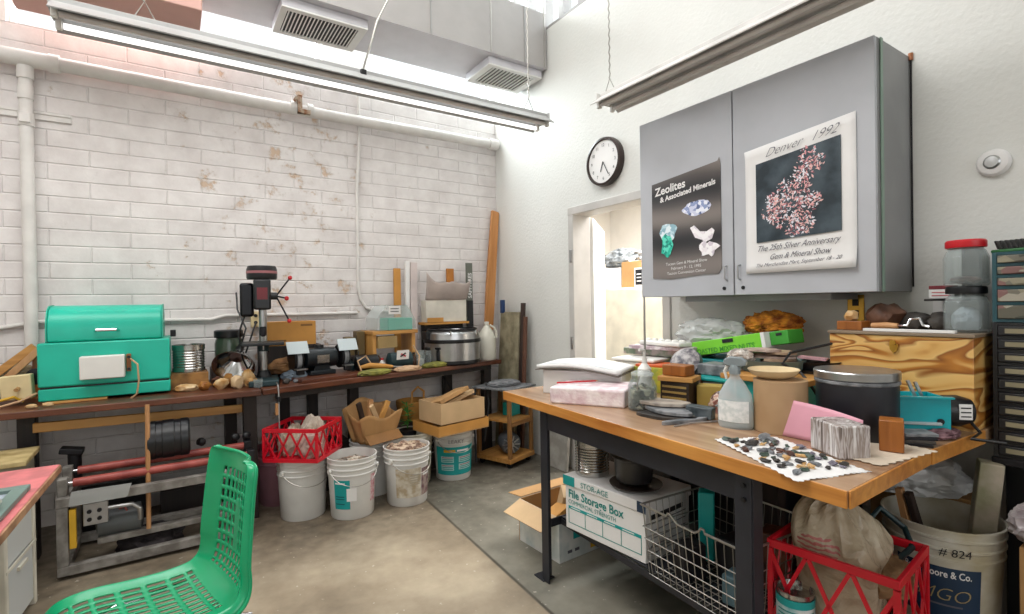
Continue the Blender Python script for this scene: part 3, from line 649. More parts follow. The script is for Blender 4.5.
# clutter at the far left
t = thing('switch_box', 'cream switch box lying tilted at the left of the kiln', 'switch', (-3.325, -.45, BZ + .03), R(-8))
MB().box((0, 0, .065), (.13, .05, .13), (0, R(-4), 0)).build('plate', M_cream, t, bevel=.006); MB().cyl((.01, -.024, .06), (.01, -.05, .055), .01).build('toggle', mat('toggle_brown', '#b58a58', .4), t)
solo(MB().box((0, 0, .12), (.05, .12, .24), (0, R(2), 0)), 'wood_block', M_block, 'upright reddish board between the switch box and the kiln', 'board', (-3.275, -.2, BZ), bevel=.002)
solo(MB().box((0, 0, .05), (.36, .03, .04), (0, R(-42), 0)), 'wood_strip', M_pinex, 'thin wood strip slanting up behind the cream switch box', 'wood scrap', (-3.42, -.25, BZ + .13), bevel=.002)
solo(MB().box((0, 0, .05), (.30, .03, .035), (0, R(-48), 0)), 'wood_strip', M_stick, 'short pale wood strip crossing the other at the bench left', 'wood scrap', (-3.36, -.3, BZ + .12), bevel=.002)
solo(MB().rock((0, 0, .08), (.22, .16, .18), 4, .25), 'rock_lump', mat('olive_stone', '#9a8d6b', .7, c2='#6c6048', vs=14, bump=.3), 'olive rock lump behind the cream switch box', 'rock', (-3.38, -.15, BZ + .03))
solo(MB().rock((0, 0, .05), (.18, .14, .12), 6, .25), 'rock_lump', M_rockb, 'reddish rock at the left edge beside the switch box', 'rock', (-3.5, -.4, BZ + .01))
solo(MB().tube([(-3.7, -.5, BZ + .012), (-3.5, -.53, BZ + .03), (-3.38, -.56, BZ + .01), (-3.3, -.54, BZ + .03), (-3.24, -.5, BZ + .06)], .006, 8), 'cable', M_rubberw, 'beige cable lying in front of the switch box', 'cable')
solo(MB().tube([(-3.7, -.45, BZ + .02), (-3.45, -.48, BZ + .018), (-3.33, -.5, BZ + .05), (-3.30, -.48, BZ + .02)], .007, 8), 'cable', M_yellow, 'yellow cable behind the beige cable at the bench left', 'cable')
for k, (x, y) in enumerate(((-3.24, -.64), (-3.18, -.62))):
    solo(MB().rock((0, 0, .012), (.05, .03, .024), 30 + k, .2), 'stone_chip', M_rocky, ('small cream pebble on the bench edge below the kiln corner', 'second cream pebble just right of the first below the kiln')[k], 'stone', (x, y, BZ))
solo(MB().lathe([(.045, 0), (.045, .012), (.03, .014), (.0001, .014)], 24, M=Rx), 'dial', M_blackm, 'round black and white dial between the board and the kiln', 'dial', (-3.262, -.38, BZ + .14), FW * 0)

# can on wooden box, jar, lamp reflector, stones
def ribbed_can(name, label, loc, r, h, group=None, ribs=7, topopen=True):
    t = thing(name, label, 'can', loc, 0, group)
    pr_ = [(r * .98, 0), (r, .004)]
    for k in range(ribs * 2 + 1):
        z = h * (.14 + .68 * k / (ribs * 2)); pr_.append((r * (1 if k % 2 == 0 else .93), z))
    pr_ += [(r, h * .9), (r, h), (r * 1.02, h + .002), (r * .96, h + .002), (r * .955, h - .01), (r * .95, .01), (.0001, .008)]
    MB().lathe(pr_, 36).build('can_body', M_tin, t, angle=20)
    return t
ribbed_can('tin_can', 'ribbed shiny tin can on a small wooden box right of the kiln', (-2.545, -.34, BZ + .1), .09, .17)
t = thing('wooden_box', 'small cardboard coloured wooden box under the shiny can beside the kiln', 'box', (-2.545, -.35, BZ)); MB().bx(-.1, .1, -.1, .1, 0, .1).build('box_body', mat('stained_box_wood', '#a8773f', .6, c2='#6e4a24', vs=12), t, bevel=.003)
t = thing('glass_jar', 'glass jar with wide black lid against the brick wall beside the lamp', 'jar', (-2.31, -.22, BZ + .1))
MB().lathe([(.07, 0), (.085, .02), (.085, .16), (.075, .2), (.0001, .2)], 28).build('jar_body', mat('dark_green_glass', '#3c4a3a', .15), t)
MB().lathe([(.085, .2), (.088, .205), (.088, .245), (.08, .25), (.0001, .25)], 28).build('lid', M_black, t)
solo(MB().bx(-.12, .12, -.1, .1, 0, .1), 'wooden_box', M_dkwood, 'dark wooden box under the black lidded jar', 'box', (-2.3, -.22, BZ), bevel=.003)
t = thing('clamp_lamp', 'shiny metal clamp lamp reflector lying on the bench left of the drill press', 'lamp', (-2.305, -.45, BZ + .12), R(25)); t.scale = (1.25, 1.25, 1.2)
Mt = Matrix.Rotation(R(48), 4, 'Y') @ Matrix.Rotation(R(-38), 4, 'X')
MB().lathe([(.03, .1), (.045, .085), (.075, .05), (.098, .005), (.102, .0), (.095, .004), (.07, .045), (.035, .08), (.0001, .085)], 32, M=Mt).build('reflector', M_chrome, t)
p0 = Mt @ Vector((0, 0, .09)); p1 = Mt @ Vector((0, 0, .2)); MB().tube([p0, p1], [.024, .018], 14).build('socket', M_black, t)
MB().tube([p1, p1 + Vector((.04, .02, .09)), p1 + Vector((.03, .08, .2)), p1 + Vector((.06, .14, .3))], .005, 8).build('cord', M_black, t)
sp = [(-2.565, -.53, .13, .07, .05, M_rocky, 'flat cream oval stone nearest the can box'), (-2.47, -.55, .08, .07, .06, mat('golden_stone', '#b97f3d', .5, c2='#8a5420', vs=14), 'golden brown stone right of the flat oval stone'),
      (-2.385, -.58, .085, .07, .075, M_rocky, 'cream stone with a flat face in the row by the lamp'), (-2.30, -.6, .09, .07, .085, mat('beige_stone', '#d9bf9b', .6, c2='#c0a079', vs=10), 'beige cylinder shaped stone below the lamp reflector'),
      (-2.22, -.58, .12, .07, .06, mat('tan_stone', '#c7a06a', .6, c2='#8a6236', vs=14), 'tan layered stone at the right of the stone row'), (-2.40, -.45, .1, .06, .07, M_rockb, 'dark brown stone behind the cream stone'),
      (-2.34, -.50, .16, .05, .09, mat('amber_stone', '#b5823f', .5, c2='#7a4f22', vs=14), 'amber stone slab leaning under the lamp'), (-2.23, -.5, .09, .07, .11, M_rocky, 'pale stone standing behind the beige cylinder stone')]
for k, (x, y, a, b, c_, mm, lb) in enumerate(sp):
    solo(MB().rock((0, 0, c_ / 2 * .9), (a, b, c_), 11 + k, .25), 'stone', mm, lb, 'stone', (x, y, BZ), R(k * 17), 'stones on the bench by the lamp')
t = thing('glass_cup', 'small clear glass cup lying left of the drill press base', 'cup', (-2.19, -.66, BZ)); MB().lathe([(.02, 0), (.025, .002), (.028, .05), (.026, .05), (.02, .006), (.0001, .006)], 20).build('cup', M_clear, t)

# drill press
t = thing('drill_press', 'black benchtop drill press with red ball feed handles', 'drill press', (-2.135, -.50, BZ), R(-8)); t.scale = (1.02, 1.02, 1.1)
MB().bx(-.085, .085, -.16, .12, 0, .035).build('base', M_dteal, t, bevel=.008)
b = MB(); b.lathe([(.045, .035), (.042, .05), (.033, .07), (.03, .075)], 20, (0, .06, 0)); b.build('column_collar', M_black, t)
MB().cyl((0, .06, .04), (0, .06, .62), .024).build('column', M_steel, t)
MB().cyl((0, .0, .47), (0, 0, .34), .017).build('quill', M_steel, t)
MB().lathe([(.008, -.06), (.02, -.05), (.02, -.005), (.013, 0)], 18, (0, 0, .34)).build('chuck', M_dark, t); MB().tube([(0, 0, .285), (0, 0, .2)], .004, 8).build('drill_bit', M_steel, t)
tb = MB().bx(-.12, .12, -.13, .1, .232, .25).build('table', M_black, t, bevel=.004); MB().tube([(0, .06, .19), (0, .06, .25)], .035, 16).build('table_bracket', M_dteal, tb)
hd = MB(); hd.bx(-.05, .05, -.07, .1, .44, .62); hd.build('head', M_black, t, bevel=.012)
MB().bx(-.03, .03, -.073, -.07, .5, .57).build('red_badge', mat('dark_red_badge', '#6f1b24', .4), t)
MB().bx(-.13, -.05, .02, .11, .40, .60).build('motor', M_blackm, t, bevel=.015)
MB().lathe([(.085, .62), (.09, .63), (.09, .68), (.082, .70), (.0001, .702)], 28, (0, .02, 0)).build('belt_cover', M_black, t)
MB().lathe([(.091, .655), (.0915, .66), (.0915, .668), (.091, .67)], 28, (0, .02, 0), close=True).build('cover_trim', mat('cover_stripe', '#a86a6e', .4), t)
hb = MB().cyl((.05, -.02, .52), (.085, -.02, .52), .022).build('feed_hub', M_black, t)
for ex, ez, ey in ((.165, .63, -.02), (.14, .505, -.09), (.155, .37, -.03)):
    h_ = MB().tube([(.08, -.02, .52), (ex, ey, ez)], .005, 8).build('feed_handle', M_dark, t)
    MB().lathe([(.0001, -.014), (.01, -.01), (.014, 0), (.01, .01), (.0001, .014)], 14, (ex, ey, ez)).build('red_knob', M_redcap, h_)
MB().tube([(-.1, .05, .42), (-.14, .02, .3), (-.12, .05, .15), (-.08, .1, .05), (-.12, .14, .01)], .006, 8).build('cord', M_black, t)

solo(MB().bx(-.165, .165, -.08, .08, 0, .17), 'cardboard_carton', M_orangebox, 'orange tan carton behind the drill press and grinder', 'box', (-1.92, -.2, BZ + .225), R(2), bevel=.003)
for a in ((.06, .14, .135, .15), (-.14, -.04, .03, .042)): MB().bx(a[0], a[1], -.0815, -.0803, a[2], a[3]).build('printed_line', M_carddk, bpy.data.objects['cardboard_carton'])
solo(MB().bx(-.2, .2, -.1, .1, 0, .224), 'wooden_box', M_blackwood, 'dark wooden box supporting the orange tan carton', 'box', (-1.92, -.19, BZ), bevel=.003)
solo(MB().crumple((0, 0, 0), (.3, .13, .13), 9, .25, 4), 'paper_bag', mat('tan_paper_bag', '#a8794a', .7, c2='#6e4a28', vs=12), 'rolled brown paper bag behind the drill press table', 'bag', (-1.95, -.33, BZ + .04), R(10))
solo(MB().crumple((0, 0, 0), (.16, .12, .09), 19, .25, 4), 'rag', mat('blue_grey_rag', '#8a97a3', .8, c2='#5f6b78', vs=14), 'blue grey rag between drill press and grinder', 'rag', (-1.94, -.45, BZ), 0)

# bench grinder
t = thing('board', 'dark red brown board carrying the bench grinder', 'board', (-1.735, -.44, BZ), R(11)); MB().bx(-.24, .23, -.19, .15, 0, .022).build('board_body', M_benchtop, t, bevel=.003)
M_gr = mat('grinder_black_enamel', '#141c22', .35)
t = thing('bench_grinder', 'black bench grinder with two clear eye shields', 'grinder', (-1.765, -.42, BZ + .023), R(8))
MB().bx(-.09, .09, -.07, .07, 0, .03).build('base', M_gr, t, bevel=.006); MB().prism([(-.06, .03), (.06, .03), (.045, .07), (-.045, .07)], -.05, .05, 'xz').build('pedestal', M_gr, t)
MB().lathe([(.05, -.12), (.068, -.105), (.072, -.06), (.072, .06), (.068, .105), (.05, .12)], 28, (0, 0, .115), Matrix.Rotation(PI / 2, 4, 'Y')).build('motor_housing', M_gr, t)
MB().cyl((0, 0, .18), (0, 0, .205), .03).build('top_cap', M_black, t)
MB().box((0, -.0735, .11), (.085, .004, .055)).build('name_plate', M_tin, t)
for s_ in (-1, 1):
    g = MB().lathe([(.02, -.03), (.085, -.03), (.085, .03), (.02, .03)], 28, (s_ * .165, 0, .115), Matrix.Rotation(PI / 2, 4, 'Y')).build('wheel_guard', M_blackm, t, bevel=.004)
    MB().cyl((s_ * .165 - .014, -.02, .115), (s_ * .165 + .014, -.02, .115), .074).build('grinding_wheel', M_rockg, g)
    MB().box((s_ * .165, -.1, .055), (.07, .05, .008), (0, 0, 0)).build('tool_rest', M_steel, t); MB().box((s_ * .165, -.09, .04), (.05, .03, .045)).build('rest_bracket', M_dark, t, bevel=.003)
    MB().box((s_ * .175, -.075, .2), (.14, .004, .09), (R(-28), 0, 0)).build('eye_shield', glassy('hazy_eye_shield', '#dfeaee', .62, .2), t)

# wooden vice / small saw with clear hood
t = thing('wooden_fixture', 'brown wood and iron vice block between the grinder and the small saw', 'vice', (-1.43, -.22, BZ))
MB().bx(-.08, .05, -.08, .08, 0, .12).build('block', M_dkwood, t, bevel=.004); MB().bx(-.10, -.04, -.05, .06, .12, .26).build('jaw', mat('olive_wood', '#6d5a35', .6), t, bevel=.004); MB().bx(-.02, .04, -.05, .06, .12, .30).build('jaw', mat('olive_wood', '#6d5a35', .6), t, bevel=.004)
MB().cyl((-.12, 0, .2), (.08, 0, .2), .012).build('screw', M_dark, t)
t = thing('trim_saw', 'small turquoise trim saw with clear hinged hood on a wooden stand', 'saw', (-1.18, -.27, BZ), R(5)); t.scale = (1, 1, 1.06)
MB().bx(-.2, .18, -.11, .13, .26, .285).build('stand_top', M_pinex, t, bevel=.002)
for x in (-.18, .15): MB().bx(x - .015, x + .015, -.09, .1, 0, .26).build('stand_leg', M_pine, t)
MB().bx(-.16, .0, -.112, .0, .16, .245).build('stand_box', mat('tan_case', '#a98d5c', .6), t, bevel=.003)
MB().prism([(-.07, -.1), (.14, -.1), (.16, .1), (-.05, .1)], .286, .375).build('saw_base', M_turq, t, bevel=.006)
MB().prism([(-.16, .29), (.17, .29), (.16, .36), (.09, .47), (-.09, .47), (-.16, .38)], -.11, .11, 'xz').build('hood', M_hood, t)
MB().box((-.02, -.112, .435), (.1, .002, .06)).build('paper_label', M_paperw, t)
for k in range(2): MB().box((-.02, -.114, .425 + .02 * k), (.07, .001, .006)).build('printed_line', M_ink, t)
t = thing('electric_motor', 'dark teal motor with a white paper tag under the small saw', 'motor', (-1.17, -.42, BZ))
MB().lathe([(.03, -.1), (.06, -.085), (.062, .085), (.03, .1)], 24, (0, 0, .075), Matrix.Rotation(PI / 2, 4, 'Y')).build('housing', M_dteal, t); MB().bx(-.05, .05, -.05, .05, 0, .02).build('foot_plate', M_black, t)
MB().box((.0, -.068, .12), (.1, .003, .07), (R(8), 0, R(4))).build('tag', M_paperw, t); MB().box((0, -.0715, .12), (.05, .001, .012), (0, R(30), 0)).build('printed_mark', M_inkr, t); MB().box((0, -.0716, .12), (.05, .001, .012), (0, R(-30), 0)).build('printed_mark', M_ink, t)
t = thing('electric_motor', 'black ribbed motor left of the tagged motor behind the rags', 'motor', (-1.42, -.38, BZ))
MB().lathe([(.03, -.09), (.055, -.08), (.06, .08), (.03, .09)], 24, (0, 0, .07), Matrix.Rotation(PI / 2, 4, 'Y')).build('housing', M_black, t); MB().bx(-.05, .05, -.045, .045, 0, .02).build('foot_plate', M_black, t)
solo(MB().tube([(-1.5, -.52, BZ + .03), (-1.52, -.5, BZ + .1), (-1.45, -.47, BZ + .13), (-1.40, -.5, BZ + .04), (-1.25, -.51, BZ + .015), (-1.05, -.5, BZ + .02), (-1.02, -.45, BZ + .1), (-1.05, -.4, BZ + .18)], .006, 8), 'hose', M_rubberw, 'beige hose looping in front of the motors on the bench', 'hose')
t = thing('tool_handle', 'wooden handled tool lying in front of the motors', 'tool', (-1.38, -.5, BZ + .02), R(-8)); MB().tube([(-.12, 0, .03), (-.05, 0, .04), (.05, 0, .03), (.12, 0, .02)], [.012, .02, .018, .01], 12).build('handle', M_orangebox, t); MB().tube([(.12, 0, .02), (.25, 0, .01)], .006, 8).build('shaft', M_steel, t)
for k, (x, y, lb) in enumerate(((-1.42, -.57, 'mustard green rag on the bench edge in front of the motors'), (-.88, -.44, 'mustard green rag in front of the pan and jar'))):
    solo(MB().crumple((0, 0, 0), (.26, .12, .05), 22 + k, .25, 4), 'rag', M_velvet, lb, 'rag', (x, y, BZ), R(14))
solo(MB().crumple((0, 0, 0), (.22, .1, .05), 27, .25, 4), 'rag', mat('beige_glove', '#c7a482', .8), 'beige leather glove lying between the two mustard rags', 'glove', (-1.15, -.53, BZ), R(10))
def clear_jar(label, loc, r, h, capm, fill=None, ch=.02):
    t = thing('glass_jar', label, 'jar', loc)
    MB().lathe([(r * .9, 0), (r, r * .1), (r, h - .02), (r * .85, h), (r * .83, h), (r * .97, h - .022), (r * .97, .006), (.0001, .004)], 28).build('jar_body', M_clear, t)
    if capm: MB().lathe([(r * .9, h), (r * .93, h + .002), (r * .93, h + ch), (r * .9, h + ch + .003), (.0001, h + ch + .003)], 28).build('lid', capm, t)
    if fill: MB().lathe([(r * .9, .01), (r * .93, .02), (r * .93, h * fill[1]), (.0001, h * fill[1] + .01)], 24).build('contents', fill[0], t)
    return t
clear_jar('small square shouldered jar with black lid left of the steel pan', (-.86, -.30, BZ), .045, .125, M_black, (M_dark, .7))
clear_jar('clear jar of white powder between the tagged motor and black lidded jar', (-.96, -.33, BZ), .035, .13, None, (M_paperw, .45))
t = thing('blender_base', 'small black appliance with silver strips beside the steel pan', 'appliance', (-.80, -.38, BZ), R(10)); MB().bx(-.05, .05, -.04, .04, 0, .13).build('body', M_black, t, bevel=.006)
for x in (-.02, .03): MB().box((x, -.042, .065), (.008, .003, .09)).build('strip', M_chrome, t)
MB().bx(-.055, .055, -.045, .045, .131, .15).build('top', M_blackm, t, bevel=.005)

# round steel lapidary pan
t = thing('steel_pan', 'big round stainless steel pan with black band at the right end of the bench', 'pan', (-.645, -.285, BZ + .0)); t.scale = (1.04, 1, 1.2)
MB().lathe([(.215, 0), (.225, .01), (.225, .03)], 48).build('foot_band', M_black, t)
MB().lathe([(.224, .03), (.226, .14), (.2265, .15)], 48).build('pan_body', M_steel, t)
MB().lathe([(.232, .15), (.234, .155), (.234, .172), (.23, .175)], 48).build('black_band', M_black, t)
MB().lathe([(.228, .175), (.222, .215), (.2, .232), (.17, .235), (.165, .225), (.0001, .222)], 48).build('cover', M_steel, t)
r_ = MB(); r_.tube([(.2 * math.cos(q), .2 * math.sin(q), .24) for q in [2 * PI * k / 32 for k in range(32)]], .007, 6, closed=True); r_.build('rim_ring', M_dark, t)
MB().bx(-.25, -.2, -.05, .05, .175, .23).build('bracket', M_black, t, bevel=.004)
for q in (.9, 2.3, 4.2, 5.3): MB().cyl((.22 * math.cos(q), .22 * math.sin(q), .2), (.22 * math.cos(q), .22 * math.sin(q), .235), .008).build('clip', M_chrome, t)
t = thing('plastic_jug', 'translucent white gallon jug at the right end of the brick wall bench', 'jug', (-.295, -.27, BZ + .0)); t.scale = (1, 1, 1.08)
MB().lathe([(.075, 0), (.082, .01), (.082, .17), (.075, .2), (.05, .245), (.025, .275), (.02, .28), (.02, .295), (.0001, .296)], 24).build('jug_body', mat('milky_plastic', '#dcd9cc', .35, var=.03), t)
MB().tube([(.02, -.02, .285), (.06, -.04, .262), (.07, -.05, .22), (.07, -.05, .18)], .009, 8).build('handle', mat('milky_plastic', '#dcd9cc', .35), t)
MB().lathe([(.022, .296), (.022, .312), (.0001, .314)], 18).build('cap', M_white, t)
# things standing against the wall at the bench right
solo(MB().box((0, 0, .155), (.06, .02, .81)), 'wood_board', M_orangebox, 'brown narrow board standing against the wall left of the white boards', 'board', (-1.035, -.045, BZ + .25), bevel=.002)
solo(MB().box((0, 0, .0), (.035, .03, .87), (R(2), 0, 0)), 'foam_board', M_paperw, 'narrow white board standing left of its pale pink twin', 'board', (-.955, -.06, BZ + .437), bevel=.002)
solo(MB().box((0, 0, .0), (.06, .02, .86), (R(2), 0, 0)), 'foam_board', mat('pale_pink_board', '#d8cac7', .6), 'narrow pale pink board right of the white board', 'board', (-.895, -.06, BZ + .432), bevel=.002)
t = thing('open_carton', 'open white carton with curled flap behind the steel pan', 'box', (-.62, -.10, BZ + .325), R(0))
MB().bx(-.2, .19, .02, .065, -.324, .0).build('lower_box', M_blackwood, t)
MB().bx(-.225, .205, -.07, .07, .001, .02).build('tray', M_orangebox, t)
MB().bx(-.2, .19, -.05, .06, .021, .21).build('carton_body', mat('off_white_carton', '#d9d3c6', .6), t, bevel=.003)
MB().grid(lambda u, v: (-.21 + u * .4 + .02 * v * (u - .5), -.055 - .06 * math.sin(v * 1.5), .212 + v * (.12 + .09 * abs(u - .5) * 2 * (1.3 - u * .6) - .03 * math.sin(u * 9))), 20, 10).build('curled_flap', mat('grey_card_back', '#b9aaa3', .6), t, solid=.003)
MB().bx(-.2, -.05, -.075, -.07, .022, .06).build('tape', M_orangebox, t)
solo(MB().box((0, 0, 0), (.07, .02, .5)), 'wood_board', mat('orange_stub', '#b9752c', .6), 'short orange brown board sticking up behind the open carton', 'board', (-.53, -.035, BZ + .57), bevel=.002)
t = thing('lettered_strip', 'tall dark strip with pale letters standing beside the open carton', 'sign', (-.37, -.10, BZ + .37))
MB().bx(-.03, .03, -.01, .01, -.37, .5).build('strip', mat('grey_green_strip', '#6c7066', .6), t); MB().bx(-.031, .031, -.0125, -.01, -.2, .16).build('black_end', M_ink, t)
writing('letters', 'SAPPHIRES', .05, M_paperw, t, (.018, -.0105, .18), x=(0, 0, 1), y=(-1, 0, 0), bold=.001, squash=.98)
t = thing('wood_plank', 'long orange brown plank leaning in the corner right of the bench', 'plank', (-.13, -.12, .0)); 
pk = MB(); pk.prism([(-.05, 0), (.04, 0), (.034, 0.7), (.045, 1.3), (.045, 2.2), (-.03, 2.21), (-.048, 1.5), (-.04, .8)], -.016, .016, 'xz'); o = pk.build('plank_body', M_plank, t, bevel=.003); o.rotation_euler = (R(-1.5), R(5.3), 0); t.location = (-.255, -.10, 0)
# slabs leaning on the right wall near the corner
solo(MB().box((0, 0, .62), (.03, .30, 1.24), (0, R(4), 0)), 'stone_slab', mat('mottled_green_slab', '#a39a80', .7, c2='#7c745c', vs=9, bump=.2), 'mottled olive slab leaning in the corner beside the cart', 'slab', (-.115, -.33, 0), 0, bevel=.004)
solo(MB().box((0, 0, .66), (.025, .045, 1.32), (0, R(3.2), 0)), 'wood_strip', M_dkwood, 'thin dark wood strip leaning on the right wall beside the slab', 'board', (-.1, -.515, 0), 0, bevel=.002)
solo(MB().box((0, 0, .6), (.025, .03, 1.2), (0, R(3), 0)), 'wood_strip', mat('reddish_strip', '#6b4636', .6), 'thin reddish wood strip leaning right of the dark strip', 'board', (-.1, -.555, 0), 0, bevel=.002)
solo(MB().box((0, 0, 0), (.035, .035, .12)), 'blue_stick', mat('navy_plastic', '#1e3d6e', .4), 'blue plastic stick above the olive slab in the corner', 'stick', (-.09, -.22, 1.29), 0, bevel=.004)
solo(MB().box((0, 0, .28), (.025, .26, .56), (0, R(5), 0)), 'stone_slab', mat('grey_slab', '#a9a6a0', .7, c2='#8a867f', vs=7), 'grey slab leaning on the wall behind the bench leg', 'slab', (-.08, -1.0, 0), 0, bevel=.004)

# ------------------------------------------------------------------ under the brick wall bench
def bucket(label, loc, rz=0, body=M_bucket, handle=True, fill=None, hgt=.375, group='white plastic buckets under the brick wall bench', sc=1.):
    t = thing('plastic_bucket', label, 'bucket', loc, rz, group); r0, r1, h = .132 * sc, .150 * sc, hgt
    P = [(.0001, .004), (r0 - .004, .0), (r0, .006)]
    def rr_(z): return r0 + (r1 - r0) * z / h
    z_ = h - .105
    P.append((rr_(z_), z_))
    for k in range(3):
        z = z_ + k * .034
        P += [(rr_(z) + .006, z + .002), (rr_(z) + .006, z + .008), (rr_(z) + .001, z + .011), (rr_(z + .03) + .001, z + .031)]
    P += [(r1 + .006, h - .006), (r1 + .006, h), (r1 - .001, h), (r0 - .003, .01), (.0001, .01)]
    MB().lathe(P, 44).build('bucket_body', body, t, angle=40)
    if handle:
        a0, a1 = R(200), R(340); hz = h - .075; rb = rr_(hz) + .01; pts = []
        for k in range(15):
            q = a0 + (a1 - a0) * k / 14; s_ = math.sin(PI * k / 14)
            pts.append(((rb + .008 * s_) * math.cos(q), (rb + .008 * s_) * math.sin(q), hz - .085 * s_ ** .8))
        hh = MB().tube(pts, .0025, 6).build('bail_handle', M_wire, t)
        for q in (a0, a1): MB().cyl((rb * .96 * math.cos(q), rb * .96 * math.sin(q), hz), ((rb + .008) * math.cos(q), (rb + .008) * math.sin(q), hz), .013, 12).build('handle_ear', M_white, t)
    return t
tp_ = .018 / .375
b1 = bucket('plain white bucket standing under the red crate', (-1.955, -.735, 0), R(10))
b2 = bucket('white bucket with torn teal label nearest the camera, full of grey rubble', (-1.69, -.90, 0), R(-4))
lb_ = MB(); patch(lb_, .132, R(-150), R(-108), .07, .25, taper=tp_); lb_.build('teal_label', M_lteal, b2)
lb_ = MB(); patch(lb_, .132, R(-116), R(-92), .12, .20, taper=tp_, eps=.003); lb_.build('torn_paper', M_paperw, b2)
lb_ = MB(); patch(lb_, .132, R(-52), R(-32), .09, .26, taper=tp_); lb_.build('pink_label', mat('pink_print', '#c9808c', .5, c2='#e0c8cb', vs=60), b2)
wraplines(b2, .132, R(-146), R(-120), [.225], M_paperw, .01, tp_)
wraplines(b2, .132, R(-146), R(-122), [.10, .13, .145], mat('dark_teal_print', '#0c5560', .5), .006, tp_)
b3 = bucket('white bucket with faded pictures on its label, full of tan stones', (-1.325, -.91, 0), R(8), M_bucket)
lb_ = MB(); patch(lb_, .132, R(-150), R(-80), .06, .25, taper=tp_); lb_.build('faded_label', mat('faded_print', '#cfc9bb', .6, c2='#a8977c', vs=22), b3)
lb_ = MB(); patch(lb_, .132, R(-78), R(-38), .06, .24, taper=tp_); lb_.build('dark_label', mat('maroon_print', '#6b4a52', .5, c2='#a08f88', vs=28), b3)
wraplines(b3, .132, R(-112), R(-84), [.14, .155, .17, .185, .2], mat('faded_line', '#b3aa98', .6), .005, tp_); wraplines(b3, .132, R(-74), R(-42), [.19], M_paperw, .012, tp_)
b4 = bucket('white bucket with teal label and LEAKY written above, under the cardboard tray', (-.845, -.655, 0), R(-5))
lb_ = MB(); patch(lb_, .132, R(-170), R(-12), .045, .255, 26, taper=tp_); lb_.build('teal_label', M_lteal, b4)
wraplines(b4, .132, R(-140), R(-105), [.215], M_yellow, .02, tp_); wraplines(b4, .132, R(-100), R(-60), [.22], M_paperw, .014, tp_)
for cx, z, w_, mm in ((-150, .14, 40, M_paperw), (-150, .08, 40, M_paperw), (-95, .14, 45, M_paperw), (-95, .085, 45, M_paperw)):
    pp = MB(); patch(pp, .1335, R(cx), R(cx + w_), z, z + .045, taper=tp_, eps=.002); pp.build('label_panel', mat('pale_teal_panel', '#a6d3d2', .5), b4)
    for k in range(3): wraplines(b4, .1335, R(cx + 3), R(cx + w_ - 3), [z + .034 - .013 * k], M_inkr if k == 0 else M_inkt, .005, tp_, .003)
writing('handwriting', 'LEAKY', .042, mat('pencil_grey', '#8a8688', .7), b4, (0, 0, .285), wrap=(.156, R(-125)), shear=.1)
b5 = bucket('empty white bucket behind the faded label bucket', (-1.145, -.575, 0), R(60), M_bucketd)
b6 = bucket('white bucket behind, carrying the open paper bag of offcuts', (-1.46, -.60, 0), R(0), M_bucket, handle=False)
b7 = bucket('pinkish bucket mostly hidden behind the plain white bucket', (-2.03, -.39, 0), 0, mat('pinkish_plastic', '#a0717c', .5), handle=False)
def heap(name, mm, label, loc, r, h, n, sz, seed, cat='rubble'):
    q = random.Random(seed); m = MB()
    m.lathe([(r * .98, 0), (r * .98, .02), (r * .5, .02 + h * .5), (.0001, .02 + h * .55)], 24)
    for k in range(n):
        a = q.uniform(0, 2 * PI); d_ = r * .85 * math.sqrt(q.random()); s_ = sz * q.uniform(.6, 1.3)
        m.rock((d_ * math.cos(a), d_ * math.sin(a), .015 + h * (1 - d_ / r) * .6 + q.random() * .01), (s_, s_ * q.uniform(.5, 1), s_ * q.uniform(.4, .8)), seed + k, .3, sub=1)
    return solo(m, name, mm, label, cat, loc, kind='stuff', smooth=False)
heap('rubble_heap', M_rock, 'grey rubble filling the bucket with the torn teal label', (-1.69, -.90, .30), .142, .03, 46, .045, 3)
heap('rubble_heap', speckle('tan_rubble', ['#a8907a', '#8a6f5c', '#c2ab94', '#7a5f50'], 30), 'tan stones filling the bucket with the faded label', (-1.325, -.91, .335), .143, .035, 46, .05, 8)

# red crates
def crate(label, loc, rz, sx, sy, h, n, th=.010):
    t = thing('milk_crate', label, 'crate', loc, rz)
    r_ = MB(); x, y = sx / 2, sy / 2
    r_.bx(-x, x, -y, -y + th, h - .025, h); r_.bx(-x, x, y - th, y, h - .025, h); r_.bx(-x, -x + th, -y + th, y - th, h - .025, h); r_.bx(x - th, x, -y + th, y - th, h - .025, h)
    r_.build('rim', M_red, t, bevel=.002)
    MB().bx(-x + th, x - th, -y + th, y - th, .0, .01).build('base', M_red, t)
    for (ax, s_, L) in (('y', -1, sx), ('y', 1, sx), ('x', -1, sy), ('x', 1, sy)):
        m = MB(); z0, z1 = .022, h - .027; H = z1 - z0
        def bar(u0, w0, u1, w1, wd=.011, tt=.006):
            du, dw = u1 - u0, w1 - w0; L_ = math.hypot(du, dw); ang = math.atan2(dw, du); c_ = ((u0 + u1) / 2, (w0 + w1) / 2)
            off = s_ * ((y if ax == 'y' else x) - .006)
            if ax == 'y': m.box((c_[0], off, c_[1]), (L_, tt, wd), (0, -ang, 0))
            else: m.box((off, c_[0], c_[1]), (tt, L_, wd), (ang, 0, 0))
        for k in range(n + 1):
            u0 = -L / 2 + L * k / n
            if k < n: bar(u0 + .004, z0, u0 + L / n - .004, z1); bar(u0 + L / n - .004, z0, u0 + .004, z1)
        bar(-L / 2 + .004, z0 - .011, L / 2 - .004, z0 - .011, .022, .010)
        bar(-L / 2 + .008, 0.01, -L / 2 + .008, z1, .016, .010); bar(L / 2 - .008, .01, L / 2 - .008, z1, .016, .010)
        m.build('side_lattice', M_red, t)
    return t
